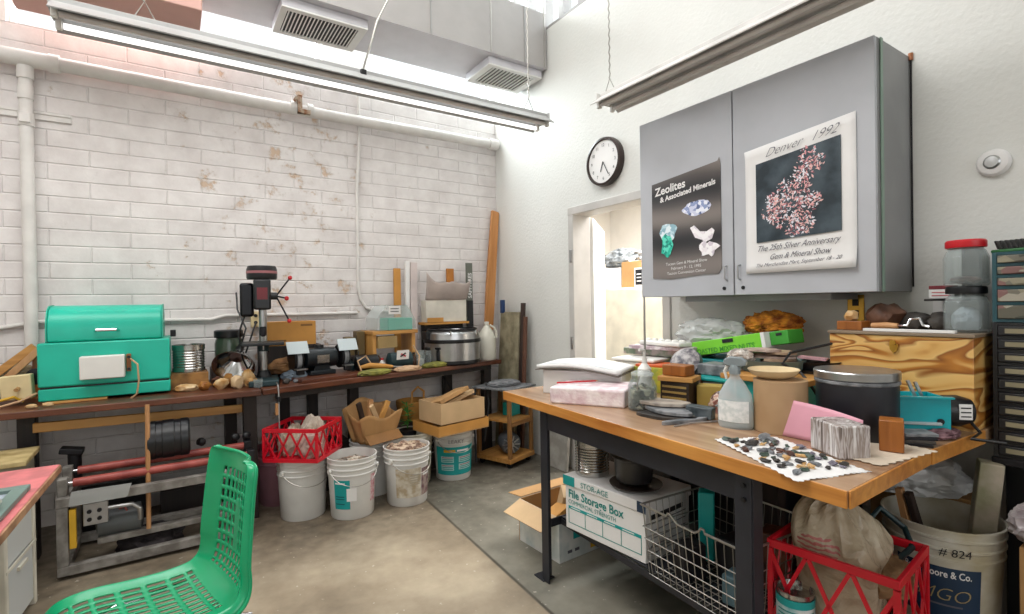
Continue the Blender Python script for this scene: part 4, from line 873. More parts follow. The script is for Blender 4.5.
crate('red plastic crate of wrapped bundles on top of the plain white bucket', (-1.945, -.745, .378), R(51), .35, .35, .205, 4)
for k, (x, y, s_, lb) in enumerate(((-2.02, -.72, .15, 'pale rag bundle in the left corner of the small red crate'), (-1.93, -.86, .15, 'pinkish rag bundle at the near corner of the small red crate'), (-1.88, -.70, .15, 'white rag bundle standing tallest in the small red crate'), (-1.97, -.62, .13, 'grey rag bundle at the back of the small red crate'))):
    solo(MB().crumple((0, 0, 0), (s_, s_, .27 if k == 2 else .2), 40 + k, .3, 4), 'rag_bundle', M_rag if k != 1 else mat('pinkish_rag', '#cbaca2', .8, c2='#a68d84', vs=12), lb, 'bundle', (x, y, .391), 0, 'rag bundles in the small red crate')

# paper bag of offcuts on bucket b6
t = thing('paper_bag', 'open brown paper bag of wood offcuts beside the small red crate', 'bag', (-1.47, -.66, .378), R(18)); t.scale = (.84, .84, 1.1)
def bagf(u, v):
    a = u * 2 * PI; r_ = .12 + .05 * v; cx = max(-1, min(1, 1.35 * math.cos(a))); cy = max(-1, min(1, 1.35 * math.sin(a)))
    return (cx * r_ * 1.15 + .01 * math.sin(9 * a + 3 * v), cy * r_ * .95 + .01 * math.sin(7 * a), v * (.17 + .07 * max(0, math.sin(a)) + .02 * math.sin(5 * a)))
MB().grid(bagf, 40, 8).build('bag_body', M_card, t, solid=.003)
MB().prism([(-.13, -.11), (.13, -.11), (.13, .11), (-.13, .11)], .004, .012).build('bag_bottom', M_card, t)
MB().box((-.02, -.18, .04), (.33, .08, .004), (R(35), 0, 0)).build('folded_flap', M_carddk, t)
for k, (x, y, a, b_) in enumerate(((-.06, .02, -18, 6), (.0, .05, 12, -8), (.06, -.02, 26, 5), (.02, -.05, -30, 10))):
    solo(MB().box((0, 0, .12), (.035, .02, .26), (R(b_), R(a), 0)), 'wood_offcut', (M_dkwood, M_stick, M_pine, M_cardl)[k], ('dark wood offcut in the open paper bag', 'tallest pale stick in the open paper bag', 'yellow pine offcut leaning right in the paper bag', 'wood offcut leaning left in the paper bag')[k], 'wood offcut', (-1.47 + x, -.64 + y, .40), R(18), 'offcuts in the paper bag', bevel=.002)

# tray + cardboard box on bucket b4
TB = (-.87, -.70)
t = thing('cardboard_tray', 'shallow brown cardboard tray between the teal label bucket and the open box', 'tray', (TB[0] - .01, TB[1], .377), R(9))
MB().bx(-.23, .23, -.17, .17, 0, .008).build('tray_bottom', M_card, t)
for a in ((-.23, .23, -.17, -.165), (-.23, .23, .165, .17), (-.23, -.225, -.164, .164), (.225, .23, -.164, .164)): MB().bx(*a, .008, .075).build('tray_side', M_orangebox, t)
t = thing('cardboard_box', 'open pale cardboard box of folded card on the brown tray', 'box', (TB[0], TB[1], .455), R(9))
MB().bx(-.2, .2, -.145, .145, 0, .006).build('box_bottom', M_cardl, t)
for a in ((-.2, .2, -.145, -.14), (-.2, .2, .14, .145), (-.2, -.195, -.139, .139), (.195, .2, -.139, .139)): MB().bx(*a, .006, .15).build('box_side', M_cardl, t)
for k, (dx, dz, rx, ry, lb) in enumerate(((-.03, .17, -14, -16, 'folded brown card sheet on top in the open cardboard box'), (.04, .14, -10, -14, 'second folded card sheet lower in the open cardboard box'))):
    solo(MB().box((0, 0, 0), (.28, .17, .03), (R(rx), R(ry), 0)), 'folded_card', (M_card, M_cardl)[k], lb, 'card', (TB[0] + dx, TB[1] - .01 + .05 * k, .455 + dz), R(12), bevel=.002)
# plants / baskets behind
t = thing('wicker_basket', 'brown basket with a loop handle behind the cardboard box under the bench', 'basket', (-1.02, -.30, .40)); 
MB().lathe([(.1, 0), (.13, .1), (.135, .15), (.125, .15), (.095, .01), (.0001, .01)], 20).build('basket_body', M_orangebox, t); MB().tube([(-.05 + 0, -.1, .14), (-.05, -.11, .23), (0, -.11, .27), (.05, -.11, .23), (.05, -.1, .14)], .009, 8).build('handle', M_orangebox, t)
solo(MB().bx(-.2, .2, -.15, .15, 0, .395), 'dark_box', M_dkwood, 'dark box under the brown basket at the wall', 'box', (-1.02, -.26, 0), bevel=.003)
t = thing('potted_plant', 'small leafy green plant between the paper bag and cardboard box', 'plant', (-1.15, -.5, .38))
MB().tube([(0, 0, 0), (.01, 0, .1), (0, .01, .2)], .005, 6).build('stem', M_greenleaf, t)
q = random.Random(4); m = MB()
for k in range(38):
    a = q.uniform(0, 2 * PI); e = q.uniform(-.4, .9); l_ = q.uniform(.04, .08); p = Vector((0, 0, q.uniform(.02, .2))); d_ = Vector((math.cos(a) * math.cos(e), math.sin(a) * math.cos(e), math.sin(e))); s_ = Vector((-math.sin(a), math.cos(a), 0)) * .012
    m.add([p, p + d_ * l_ * .5 + s_, p + d_ * l_, p + d_ * l_ * .5 - s_], [(0, 1, 2, 3)])
m.build('leaves', M_greenleaf, t)['kind'] = 'stuff'
MB().lathe([(.05, 0), (.065, .0), (.07, .05), (.06, .05), (.0001, .04)], 18, (0, 0, -.06)).build('pot', M_dark, t)

# cart with motor
t = thing('wooden_cart', 'small two shelf wooden cart with rusty frame in the corner', 'cart', (-.33, -.60, 0), R(20))
for x, y in ((-.15, -.16), (.15, -.16), (-.15, .16), (.15, .16)): MB().bx(x - .014, x + .014, y - .014, y + .014, 0.04, .62).build('post', M_carddk, t, bevel=.002)
MB().bx(-.17, .17, -.18, .18, .045, .08).build('lower_shelf', M_pinex, t, bevel=.002); MB().bx(-.14, .14, -.16, .16, .36, .375).build('middle_shelf', M_pinex, t); MB().bx(-.18, .19, -.19, .2, .62, .635).build('top_shelf', M_rockg, t, bevel=.002)
for y in (-.16, .16): MB().bx(-.136, .136, y - .008, y + .008, .33, .358).build('rail', M_carddk, t)
for x, y in ((-.13, -.14), (.13, -.14), (-.13, .14), (.13, .14)): MB().cyl((x - .01, y, .022), (x + .01, y, .022), .022, 16).build('caster', M_black, t)
t = thing('electric_motor', 'grey electric motor with finned fan on the lower shelf of the cart', 'motor', (-.32, -.64, .081), R(-20))
MB().lathe([(.06, -.06), (.085, -.05), (.088, .05), (.07, .09)], 28, (0, 0, .09), Matrix.Rotation(PI / 2, 4, 'X')).build('housing', mat('grey_cast_iron', '#5c6167', .5, .3), t)
f = MB()
for k in range(10): a = 2 * PI * k / 10; f.box((.05 * math.cos(a), -.095, .09 + .05 * math.sin(a)), (.045, .012, .008), (0, -a, 0))
f.lathe([(.02, -.01), (.02, .01)], 18, (0, -.1, .09), Matrix.Rotation(PI / 2, 4, 'X')); f.build('fan', M_steel, t)
solo(MB().bx(-.06, .06, -.05, .05, 0, .11), 'teal_case', M_teal, 'small teal case on the middle shelf of the cart', 'case', (-.25, -.58, .376), R(20), bevel=.008)
solo(MB().crumple((0, 0, 0), (.3, .24, .05), 55, .25, 4), 'rag', M_rockg, 'grey rag heaped on top of the wooden cart', 'rag', (-.32, -.58, .636), R(20))
solo(MB().tube([(-.62, -.62, .05), (-.6, -.55, .4), (-.55, -.5, .62), (-.5, -.55, .45), (-.53, -.6, .2), (-.47, -.58, .5), (-.45, -.5, .66)], .008, 8), 'cable', M_black, 'black cable tangle hanging at the left side of the cart', 'cable')


# lapidary roller machine
t = thing('roller_tumbler', 'grey steel rock tumbler frame with pink rollers under the bench', 'machine', (-3.12, -.90, 0))
W_, D_, H_ = .86, .42, .40; fb = .045
def beam(x0, x1, y0, y1, z0, z1, nm='frame_bar', mm=M_greypaint): return MB().bx(x0, x1, y0, y1, z0, z1).build(nm, mm, t, bevel=.003)
for y in (0, D_):
    beam(0, W_, y, y + fb, H_ - fb, H_); beam(0, W_, y, y + fb, .02, .02 + fb)
    for x in (0, W_ - fb): beam(x, x + fb, y + .001, y + fb - .001, .0 if 0 else .066, H_ - fb - .001)
for x in (0, W_ - fb):
    beam(x, x + fb, fb + .001, D_ - .001, H_ - fb, H_); beam(x, x + fb, fb + .001, D_ - .001, .02, .02 + fb)
beam(.15, W_ - .05, .06, .11, .12, .15); beam(.18, W_ - .05, .2, .25, .12, .15)
for y, z in ((.07, .455), (.23, .475)):
    rl = MB().cyl((.06, y, z), (W_ - .02, y, z), .021, 18).build('roller', M_rust, t)
    for x in (.02, W_ + .0): MB().bx(x - .02, x + .02, y - .03, y + .03, H_, z + .03).build('bearing_block', M_dark if x > .1 else M_greypaint, t, bevel=.004)
    MB().cyl((.0, y, z), (.06, y, z), .009).build('shaft', M_chrome, rl)
MB().tube([(.04, .3, .4), (.04, .3, .56)], .03, 12).build('bearing_post', M_dark, t); MB().box((.03, .3, .57), (.1, .08, .03), (0, R(12), 0)).build('bearing_cap', M_dark, t, bevel=.005)
for x in (.62, .8, .86): MB().rock((x, .25, .53), (.05, .05, .05), int(x * 10), .2).build('rubber_bush', M_black, t)
MB().prism([(.06, .43), (.3, .425), (.28, .36), (.05, .36)], -.008, -.003, 'xz').build('rag_guard', M_bag, t)
jb = MB().bx(.1, .2, .02, .06, .24, .35).build('junction_box', M_steel, t, bevel=.003)
for z in (.27, .31):
    for x in (.125, .165): MB().cyl((x, .02, z), (x, .014, z), .01, 12).build('screw', M_dark, jb)
MB().bx(.05, .075, -.002, .03, .15, .34).build('yellow_tag', M_yellow, t)
MB().tube([(.2, .03, .31), (.3, .02, .31), (.33, .02, .28), (.33, .03, .22)], .011, 10).build('flex_conduit', M_steel, t)
MB().lathe([(.03, -.1), (.075, -.09), (.075, .09), (.03, .1)], 22, (.24, .14, .2), Matrix.Rotation(PI / 2, 4, 'Y')).build('motor', mat('tumbler_motor', '#6b6f70', .5, .4), t)
MB().tube([(.2, .14, .24), (.26, .1, .28), (.3, .09, .2)], .006, 8).build('wire', M_rust, t)
t = thing('tumbler_drum', 'black tyre like tumbling drum standing on the pink rollers', 'drum', (-2.66, -.75, .49))
MB().lathe([(.03, -.1), (.095, -.1), (.104, -.092), (.104, -.06), (.1, -.055), (.1, -.03), (.104, -.025), (.104, .025), (.1, .03), (.1, .055), (.104, .06), (.104, .092), (.095, .1), (.03, .1)], 40, (0, 0, .108), Matrix.Rotation(PI / 2, 4, 'Y')).build('drum_body', M_black, t, angle=25)
for x in (-.101, .101): MB().lathe([(.085, 0), (.085, .002), (.0001, .002)], 28, (x, 0, .108), Matrix.Rotation(PI / 2, 4, 'Y')).build('end_plate', M_greypaint, t)
solo(MB().tube([(0, 0, 0), (.005, 0, .66)], .011, 10), 'wood_stick', M_stick, 'thin wooden stick standing upright in front of the tumbler', 'stick', (-2.755, -.84, .15))
t = thing('hand_drill', 'thin hand tool with a small wooden handle hanging from the bench edge', 'tool', (-2.095, -.79, .30))
MB().tube([(0, 0, 0), (0, 0, .5), (.0, .02, .54), (0, .06, .55)], .004, 8).build('rod', M_steel, t); MB().cyl((-.012, 0, .36), (-.012, 0, .43), .009).build('wood_handle', M_stick, t); MB().cyl((0, 0, .44), (0, 0, .47), .012).build('collar', M_dark, t)
# drawer units left
def tower(label, loc, rz, w, d, h, n, front, frame):
    t = thing('drawer_tower', label, 'drawers', loc, rz)
    for x in (-w / 2 + .015, w / 2 - .015):
        for y in (-d / 2 + .015, d / 2 - .015): MB().bx(x - .015, x + .015, y - .015, y + .015, 0, h - .02).build('post', frame, t, bevel=.005)
    MB().bx(-w / 2, w / 2, -d / 2, d / 2, h - .02, h).build('top', frame, t, bevel=.008)
    for k in range(n):
        z0 = .03 + k * (h - .06) / n; z1 = z0 + (h - .06) / n - .012
        dr = MB().bx(-w / 2 + .031, w / 2 - .031, -d / 2 + .004, d / 2 - .02, z0, z1).build('drawer', front, t, bevel=.01)
        MB().bx(-w / 2 + .005, w / 2 - .005, -d / 2 - .002, -d / 2 + .003, z1, z1 + .012).build('shelf_edge', frame, t)
        MB().box((0, -d / 2 - .001, z1 - .03), (.1, .01, .014)).build('handle', frame, dr)
    return t
tower('off white drawer tower with hazy drawers under the pink topped table', (-3.33, -1.22, 0), R(85), .36, .3, .58, 2, M_frost, mat('off_white_plastic', '#d8d3c4', .45))
t = thing('side_cabinet', 'cream cabinet with a worn yellow top behind the drawer tower', 'cabinet', (-3.40, -.80, 0))
MB().bx(-.17, .17, -.14, .14, 0, .6).build('carcass', mat('grey_cream_panel', '#a39c89', .6), t, bevel=.004); MB().bx(-.19, .19, -.16, .16, .6, .625).build('top', mat('worn_yellow_top', '#cbb684', .6, c2='#a08a58', vs=8), t, bevel=.004)
MB().bx(.171, .18, -.12, .0, .05, .56).build('door', mat('grey_green_panel', '#5f6350', .6), t, bevel=.003)  # door in a darker grey green than the carcass
# pink table
t = thing('pink_table', 'table with a worn pink top and wooden edge at the left foreground', 'table', (-3.52, -2.04, 0), R(-2))
MB().bx(-.5, .5, -.5, .5, .692, .72).build('table_top', mat('worn_wood_edge', '#b98b6a', .55, c2='#8f6348', vs=12), t, bevel=.003)
MB().bx(-.495, .495, -.495, .495, .7205, .723).build('pink_surface', M_pink, t)
for x in (-.45, .25):
    for y in (-.45, .35): MB().bx(x - .02, x + .02, y - .02, y + .02, 0, .69).build('leg', M_dark, t)
t = thing('glass_tray', 'grey framed glass panel lying flat on the pink topped table', 'panel', (-3.35, -2.19, .724), R(-2))
for a in ((-.30, .30, -.33, -.29), (-.30, .30, .29, .33), (-.30, -.26, -.289, .289), (.26, .30, -.289, .289)): MB().bx(*a, 0, .018).build('frame', mat('grey_green_frame', '#6d837c', .45), t, bevel=.003)
MB().bx(-.26, .26, -.289, .289, 0, .006).build('glass', mat('pale_glass_sheet', '#b7c0cc', .12), t)
t = thing('steel_dish', 'small steel dish at the far left on the framed panel', 'dish', (-3.14, -2.12, .742)); MB().lathe([(.05, 0), (.075, .008), (.08, .02), (.076, .02), (.05, .004), (.0001, .004)], 28).build('dish', M_steel, t)
t = thing('spray_can', 'tall can with blue and green label at the left edge of the table', 'can', (-3.205, -1.665, .724))
MB().lathe([(.033, 0), (.034, .004), (.034, .17), (.03, .178), (.0001, .18)], 24).build('can_body', mat('lime_label', '#b7d25c', .4), t)
lb_ = MB(); patch(lb_, .034, 0, 2 * PI, .0, .07, 24); lb_.build('blue_band', mat('blue_label', '#1e5fa8', .4), t); lb_ = MB(); patch(lb_, .034, 0, 2 * PI, .07, .09, 24); lb_.build('teal_band', M_lteal, t)

# ------------------------------------------------------------------ green chair
t = thing('green_chair', 'green perforated plastic shell chair on chrome legs in the foreground', 'chair', (-2.665, -2.36, 0), math.atan2(-.22, -.97))
# local +x = the way it faces; shell profile from seat front to top of back
prof = [(.24, .425), (.215, .447), (.15, .452), (.05, .44), (-.05, .433), (-.12, .44), (-.165, .468), (-.188, .52), (-.196, .595), (-.204, .67), (-.212, .745), (-.222, .815), (-.227, .838)]
def catm(P, u):
    n = len(P) - 1; x = min(max(u, 0), .99999) * n; i = int(x); f = x - i
    p = [P[max(0, min(n, i + k))] for k in (-1, 0, 1, 2)]
    return tuple(.5 * (2 * p[1][c] + (p[2][c] - p[0][c]) * f + (2 * p[0][c] - 5 * p[1][c] + 4 * p[2][c] - p[3][c]) * f * f + (3 * p[1][c] - p[0][c] - 3 * p[2][c] + p[3][c]) * f ** 3) for c in (0, 1))
NU, NV = 76, 150
def shell(u, v):
    a = u * 2 - 1; x, z = catm(prof, v)
    x2, z2 = catm(prof, min(1, v + .01)); x1, z1 = catm(prof, max(0, v - .01)); tx, tz = x2 - x1, z2 - z1; l_ = math.hypot(tx, tz)
    nx, nz = tz / l_, -tx / l_                      # for the seat (moving backwards, tx<0) this points up; for the back it points forward
    wv = .215 if v < .45 else .215 - .03 * (v - .45) / .55
    e = max(0, (v - .9) / .1); wv *= 1 - .22 * e ** 3
    lift = (.03 if v < .42 else .03 + .03 * min(1, (v - .42) / .2)) * abs(a) ** 2.3
    roll = .03 * max(0, (abs(a) - .9) / .1) ** 2
    return (x + nx * (lift - roll), a * wv, z + nz * (lift - roll))
def hole(i, j):
    a = (i + .5) / NU * 2 - 1; v = (j + .5) / NV
    # slots in rows; clusters of columns
    if .06 < v < .40:
        if abs(a) > .70: return False
        return (i % 5 in (1, 2, 3)) and (j % 8 != 0) and (j % 8 != 7)
    if .50 < v < .88:
        if abs(a) > .58: return False
        return (i % 5 in (1, 2, 3)) and (j % 6 in (1, 2, 3, 4)) and not (abs(a) < .1 and .6 < v < .78)
    return False
m = MB(); m.grid(shell, NU, NV, hole)
sh = m.build('seat_shell', M_green, t, solid=.004)
rim = [shell(0, v / 60) for v in range(61)] + [shell(u / 20, 1) for u in range(1, 21)] + [shell(1, 1 - v / 60) for v in range(1, 61)] + [shell(1 - u / 20, 0) for u in range(1, 20)]
MB().tube(rim, .0055, 8, closed=True).build('rolled_rim', M_green, t)
for s_ in (-1, 1):
    MB().tube([(.2, s_ * .19, .012), (.15, s_ * .165, .40), (.10, s_ * .15, .418), (-.10, s_ * .15, .412), (-.17, s_ * .17, .405), (-.21, s_ * .195, .012)], .011, 12).build('leg_frame', M_chrome, t)
    for x in (.2, -.21): MB().cyl((x, s_ * (.19 if x > 0 else .195), 0), (x, s_ * (.19 if x > 0 else .195), .03), .014).build('foot_cap', M_black, t)


# ------------------------------------------------------------------ small clutter on the brick wall bench
def bottle(label, loc, r, h, m, capm, name='bottle', cat='bottle'):
    t = thing(name, label, cat, loc)
    MB().lathe([(r * .95, 0), (r, .004), (r, h * .62), (r * .45, h * .8), (r * .4, h * .86), (.0001, h * .86)], 20).build('bottle_body', m, t)
    MB().lathe([(r * .5, h * .861), (r * .5, h), (.0001, h)], 16).build('cap', capm, t); return t
bottle('small amber bottle with white cap behind the tagged motor', (-1.30, -.30, BZ), .025, .13, mat('amber_glass', '#6b3d18', .2), M_white)
bottle('small white bottle with red cap between the two motors', (-1.31, -.42, BZ), .022, .10, M_white, M_redcap)
bottle('small brown bottle with black cap right of the tagged motor', (-1.03, -.36, BZ), .022, .12, mat('brown_glass', '#4a2a16', .2), M_black)
bottle('squat dark bottle left of the black ribbed motor', (-1.53, -.36, BZ), .03, .11, M_dteal, M_black)
solo(MB().tube([(-2.12, -.05, 1.21), (-2.16, -.09, 1.10), (-2.2, -.1, .98), (-2.17, -.12, .9), (-2.23, -.2, BZ + .03), (-2.3, -.32, BZ + .01)], .006, 8), 'cable', M_black, 'black cable running from the wall outlet down to the bench', 'cable')
solo(MB().tube([(-1.45, -.30, BZ + .15), (-1.5, -.4, BZ + .03), (-1.6, -.5, BZ + .01), (-1.52, -.58, BZ + .01), (-1.38, -.60, BZ + .02)], .005, 8), 'cable', M_black, 'thin black cable trailing along the bench right of the grinder', 'cable')
solo(MB().box((0, 0, .01), (.13, .09, .018), (0, 0, 0)), 'sandpaper_pad', mat('dark_brown_pad', '#4a3326', .8), 'dark brown pad on the bench between grinder board and green rag', 'pad', (-1.50, -.56, BZ), R(20), bevel=.002)
for k, (x, y, s_, m, lb) in enumerate(((-2.02, -.62, .05, M_rockd, 'dark stone in front of the drill press base'), (-1.96, -.60, .035, M_rockg, 'small grey stone right of the drill press base'), (-2.60, -.50, .05, M_rockb, 'reddish stone beside the kiln corner'), (-2.20, -.35, .08, M_rockd, 'dark lump behind the lamp socket'), (-.95, -.47, .04, M_rockg, 'grey stone between the beige glove and the green rag'))):
    solo(MB().rock((0, 0, s_ * .35), (s_, s_ * .8, s_ * .8), 300 + k, .25), 'stone', m, lb, 'stone', (x, y, BZ))
ribbed_can('tin_can', 'short dark edged tin can behind the drill press column', (-2.04, -.27, BZ), .045, .1, ribs=4)
solo(MB().crumple((0, 0, 0), (.3, .2, .16), 330, .3, 4), 'rag', mat('dark_cloth', '#3a3436', .9, c2='#231f22', vs=12), 'dark cloth heap under the tumbler motor', 'rag', (-2.75, -.72, .0), 0)
solo(MB().bx(-.16, .16, -.12, .12, 0, .2), 'dark_filler_crate', M_blackwood, 'added dark crate deepening the shade behind the tumbler frame', 'box', (-2.55, -.28, 0), bevel=.004)  # these dark crates are added to darken the space under the bench
solo(MB().bx(-.2, .2, -.12, .12, 0, .3), 'dark_filler_crate', M_black, 'added black crate deepening the shade behind the tumbler motor', 'box', (-2.98, -.25, 0), bevel=.004)
solo(MB().bx(-.14, .14, -.12, .12, 0, .34), 'dark_filler_crate', M_blackwood, 'added dark crate deepening the shade behind the plain white bucket and the pinkish one', 'box', (-1.70, -.30, 0), bevel=.004)
# ------------------------------------------------------------------ work table on the right
TZ = .86
t = thing('work_table', 'long work table with worn maple top and dark steel frame', 'table', (0, 0, 0))
TP = [(-1.193, -1.941), (-1.309, -3.628), (-.765, -3.615), (-.70, -1.93)]
MB().prism(TP, TZ - .042, TZ).build('table_top', M_maple, t, bevel=.003)
E0, E1 = Vector((-1.193, -1.941, 0)), Vector((-1.309, -3.628, 0)); ud = (E1 - E0).normalized(); out = Vector((ud.y, -ud.x, 0))
def edge_strip(p, q, nm, z0, z1, th, mm, outw):
    d = (q - p).normalized(); o_ = outw.normalized(); a = p + o_ * .0005; b = q + o_ * .0005
    return MB().prism([(a.x, a.y), (b.x, b.y), (b.x + o_.x * th, b.y + o_.y * th), (a.x + o_.x * th, a.y + o_.y * th)], z0, z1).build(nm, mm, t, bevel=.002)
edge_strip(E0, E1, 'front_edge', TZ - .043, TZ + .0005, .006, M_maple2, Vector((-1, .07, 0)))
edge_strip(E1, Vector((-.765, -3.615, 0)), 'end_edge', TZ - .043, TZ + .0005, .006, M_maple2, Vector((0, -1, 0)))
F0, F1 = Vector((-1.185, -2.245, 0)), Vector((-1.262, -3.355, 0))
def alongbar(y_in, z0, z1, th, nm, mm=M_black):
    d = (F1 - F0).normalized(); n_ = Vector((-d.y, d.x, 0)); n_ = n_ if n_.x > 0 else -n_
    a, b = F0 + n_ * y_in, F1 + n_ * y_in
    return MB().prism([(a.x, a.y), (b.x, b.y), (b.x + n_.x * th, b.y + n_.y * th), (a.x + n_.x * th, a.y + n_.y * th)], z0, z1).build(nm, M_sf, t, bevel=.001)
M_sf = mat('dark_grey_steel_paint', '#303138', .45, .3, var=.1, vs=8)
alongbar(.004, TZ - .135, TZ - .043, .005, 'apron'); alongbar(.52, TZ - .135, TZ - .043, .005, 'apron')
alongbar(.11, .24, .268, .005, 'lower_rail'); alongbar(.52, .238, .277, .005, 'lower_rail'); alongbar(.116, .272, .277, .403, 'lower_shelf')
for P in (F0, F1):
    for dx in (0, .5):
        sg = 1 if P is F0 else -1
        m = MB(); x, y = P.x + dx, P.y
        m.bx(x - .003, x + .003, y - (.0 if sg > 0 else -.052), y - (.052 if sg > 0 else 0), 0, TZ - .0435)
        m.bx(x + .003, x + .052, y - .003, y + .003, 0, TZ - .0435)
        m.build('leg', M_sf, t, bevel=.001)
        MB().bx(x - .012, x + .055, y - (.02 if sg > 0 else .055), y + (.055 if sg > 0 else .02), 0, .006).build('foot_plate', M_sf, t)
    MB().bx(P.x + .055, P.x + .5, P.y - .003, P.y + .003, .238, .277).build('end_rail', M_sf, t)
for z in (.70, .66): MB().cyl((F1.x - .004, F1.y + .02, z + .08), (F1.x - .012, F1.y + .02, z + .08), .007, 10).build('bolt', M_black, t)
t = thing('side_table', 'second maple topped table between the work table and the right wall', 'table', (0, 0, 0))
MB().prism([(-.762, -3.617), (-.697, -1.93), (-.03, -1.93), (-.03, -3.655)], TZ - .042, TZ).build('table_top', M_maple, t, bevel=.003)
MB().prism([(-.762, -3.6235), (-.762, -3.6175), (-.35, -3.6375), (-.35, -3.6435)], TZ - .043, TZ + .0005).build('end_edge', M_maple2, t)
for x, y in ((-.6, -2.0), (-.08, -2.0), (-.045, -3.1), (-.62, -3.06)): MB().bx(x - .03, x + .03, y - .03, y + .03, 0, TZ - .043).build('leg', M_dkwood, t)

# --- on the table, far left end
solo(MB().bx(-.185, .16, -.13, .14, 0, .075), 'foam_block', mat('pinkish_white_foam', '#efe4e4', .7, c2='#d6bcc2', vs=18, bump=.4, bs=50), 'pinkish white foam block with a pencil on it near the far end of the table', 'foam', (-1.0, -2.44, TZ), R(-60), bevel=.008)
t = thing('red_pencil', 'red pencil lying on the pinkish foam block', 'pencil', (-1.05, -2.36, TZ + .08), R(-22)); MB().cyl((-.1, 0, .004), (.09, 0, .004), .004, 6).build('pencil_body', M_redcap, t); MB().tube([(.09, 0, .004), (.105, 0, .004)], [.004, .0005], 6).build('tip', M_stick, t)
solo(MB().bx(-.2, .2, -.12, .14, 0, .12), 'white_carton', M_paperw, 'white carton under the curled catalogue at the far end of the table', 'box', (-.86, -2.22, TZ), R(-58), bevel=.004)
t = thing('open_catalogue', 'open catalogue with grey edged pages on the white carton', 'book', (-.88, -2.23, TZ + .122), R(-62))
MB().grid(lambda u, v: (-.21 + .42 * u, -.14 + .29 * v, .014 + .016 * math.sin(u * PI * 1.1) - .012 * u), 20, 4).build('pages', M_paperw, t, solid=.018)
MB().grid(lambda u, v: (-.216 + .43 * u, -.146 + .30 * v, .0 + .016 * math.sin(u * PI * 1.1) - .012 * u), 20, 4).build('cover', mat('grey_brown_cover', '#6f655c', .6), t, solid=.004)
MB().grid(lambda u, v: (-.17 + .34 * u, -.11 + .22 * v, .0245 + .016 * math.sin((.1 + u * .8) * PI * 1.1) - .012 * (.1 + u * .8)), 12, 3).build('printed_page', mat('pale_blue_print', '#c3cedb', .6, c2='#dfe4ea', vs=30), t)
t = thing('white_tote', 'white plastic tub behind the open catalogue', 'tub', (-.52, -2.28, TZ), R(-80))
MB().prism([(-.12, -.09), (.12, -.09), (.12, .09), (-.12, .09)], 0, .14).build('tub_body', M_white, t, bevel=.01); MB().bx(-.13, .13, -.1, .1, .141, .155).build('rim', M_white, t, bevel=.004)
t = thing('pump_bottle', 'white pump bottle standing behind the glass jar', 'bottle', (-.78, -2.53, TZ))
MB().lathe([(.03, 0), (.032, .01), (.032, .14), (.012, .165), (.012, .19), (.0001, .19)], 20).build('bottle_body', M_white, t); MB().tube([(0, 0, .19), (0, 0, .225), (-.035, 0, .23)], .007, 8).build('pump', M_white, t)
solo(MB().tube([(-.74, -2.50, TZ), (-.742, -2.50, 1.2), (-.74, -2.50, 1.34)], .005, 8), 'steel_rod', M_wire, 'thin steel rod standing behind the pump bottle below the cabinet corner', 'rod')
t = thing('glass_jar', 'glass clip jar of grey stones on the table next to the foam block', 'jar', (-.985, -2.70, TZ))
MB().lathe([(.055, 0), (.06, .008), (.06, .10), (.05, .125), (.044, .13), (.044, .145), (.041, .145), (.041, .13), (.055, .1), (.056, .01), (.0001, .006)], 28).build('jar_body', M_clear, t)
MB().lathe([(.047, .147), (.047, .155), (.03, .165), (.0001, .166)], 24).build('glass_lid', M_clear, t); MB().tube([(-.05, -.03, .15), (-.062, -.03, .12), (-.06, -.028, .09)], .003, 6).build('clip_wire', M_wire, t)
M_jarglass = glassy('thin_jar_glass', '#b9c2c2', .08, .05)
for o_ in t.children:
    if o_.name.startswith('jar_body'): o_.data.materials[0] = M_jarglass
q = random.Random(77); m = MB(); m.lathe([(.044, .002), (.05, .008), (.05, .08), (.0001, .085)], 20)
for k in range(46):
    a = q.uniform(0, 2 * PI); z_ = q.uniform(.01, .095); d_ = .044 if z_ < .08 else q.uniform(0, .04); s_ = q.uniform(.018, .03); m.rock((d_ * math.cos(a), d_ * math.sin(a), z_), (s_, s_ * .8, s_ * .7), k, .3, sub=1)
solo(m, 'stone_fill', speckle('grey_green_gravel', ['#5b5a4c', '#9a9680', '#3b3a34', '#b9b19c'], 45), 'grey green stones filling the clip jar', 'stones', (-.985, -2.70, TZ + .005), kind='stuff', smooth=False)
t = thing('striped_box', 'small dark box with gold stripes under the brown wood block', 'box', (-.80, -2.745, TZ), R(-78))
MB().bx(-.065, .065, -.05, .05, 0, .11).build('box_body', mat('dark_brown_card', '#33251c', .5), t, bevel=.003)
for z in (.012, .036, .06, .084): MB().bx(-.055, .055, -.0525, -.05, z, z + .009).build('gold_stripe', mat('gold_print', '#a88a4e', .4), t)
solo(MB().bx(-.08, .07, -.06, .06, 0, .02), 'pine_offcut', M_pinex, 'light wood slat between the striped box and the brown block', 'board', (-.80, -2.75, TZ + .112), R(-70), bevel=.002)
solo(MB().bx(-.055, .055, -.04, .04, 0, .045), 'wood_block', M_block, 'brown wood block on top of the striped box', 'block', (-.80, -2.74, TZ + .134), R(-82), bevel=.003)
solo(MB().bx(-.05, .05, -.04, .04, 0, .095), 'yellow_box', mat('olive_yellow_card', '#b39a4c', .6), 'olive yellow box right of the striped box', 'box', (-.72, -2.84, TZ), R(-60), bevel=.003)
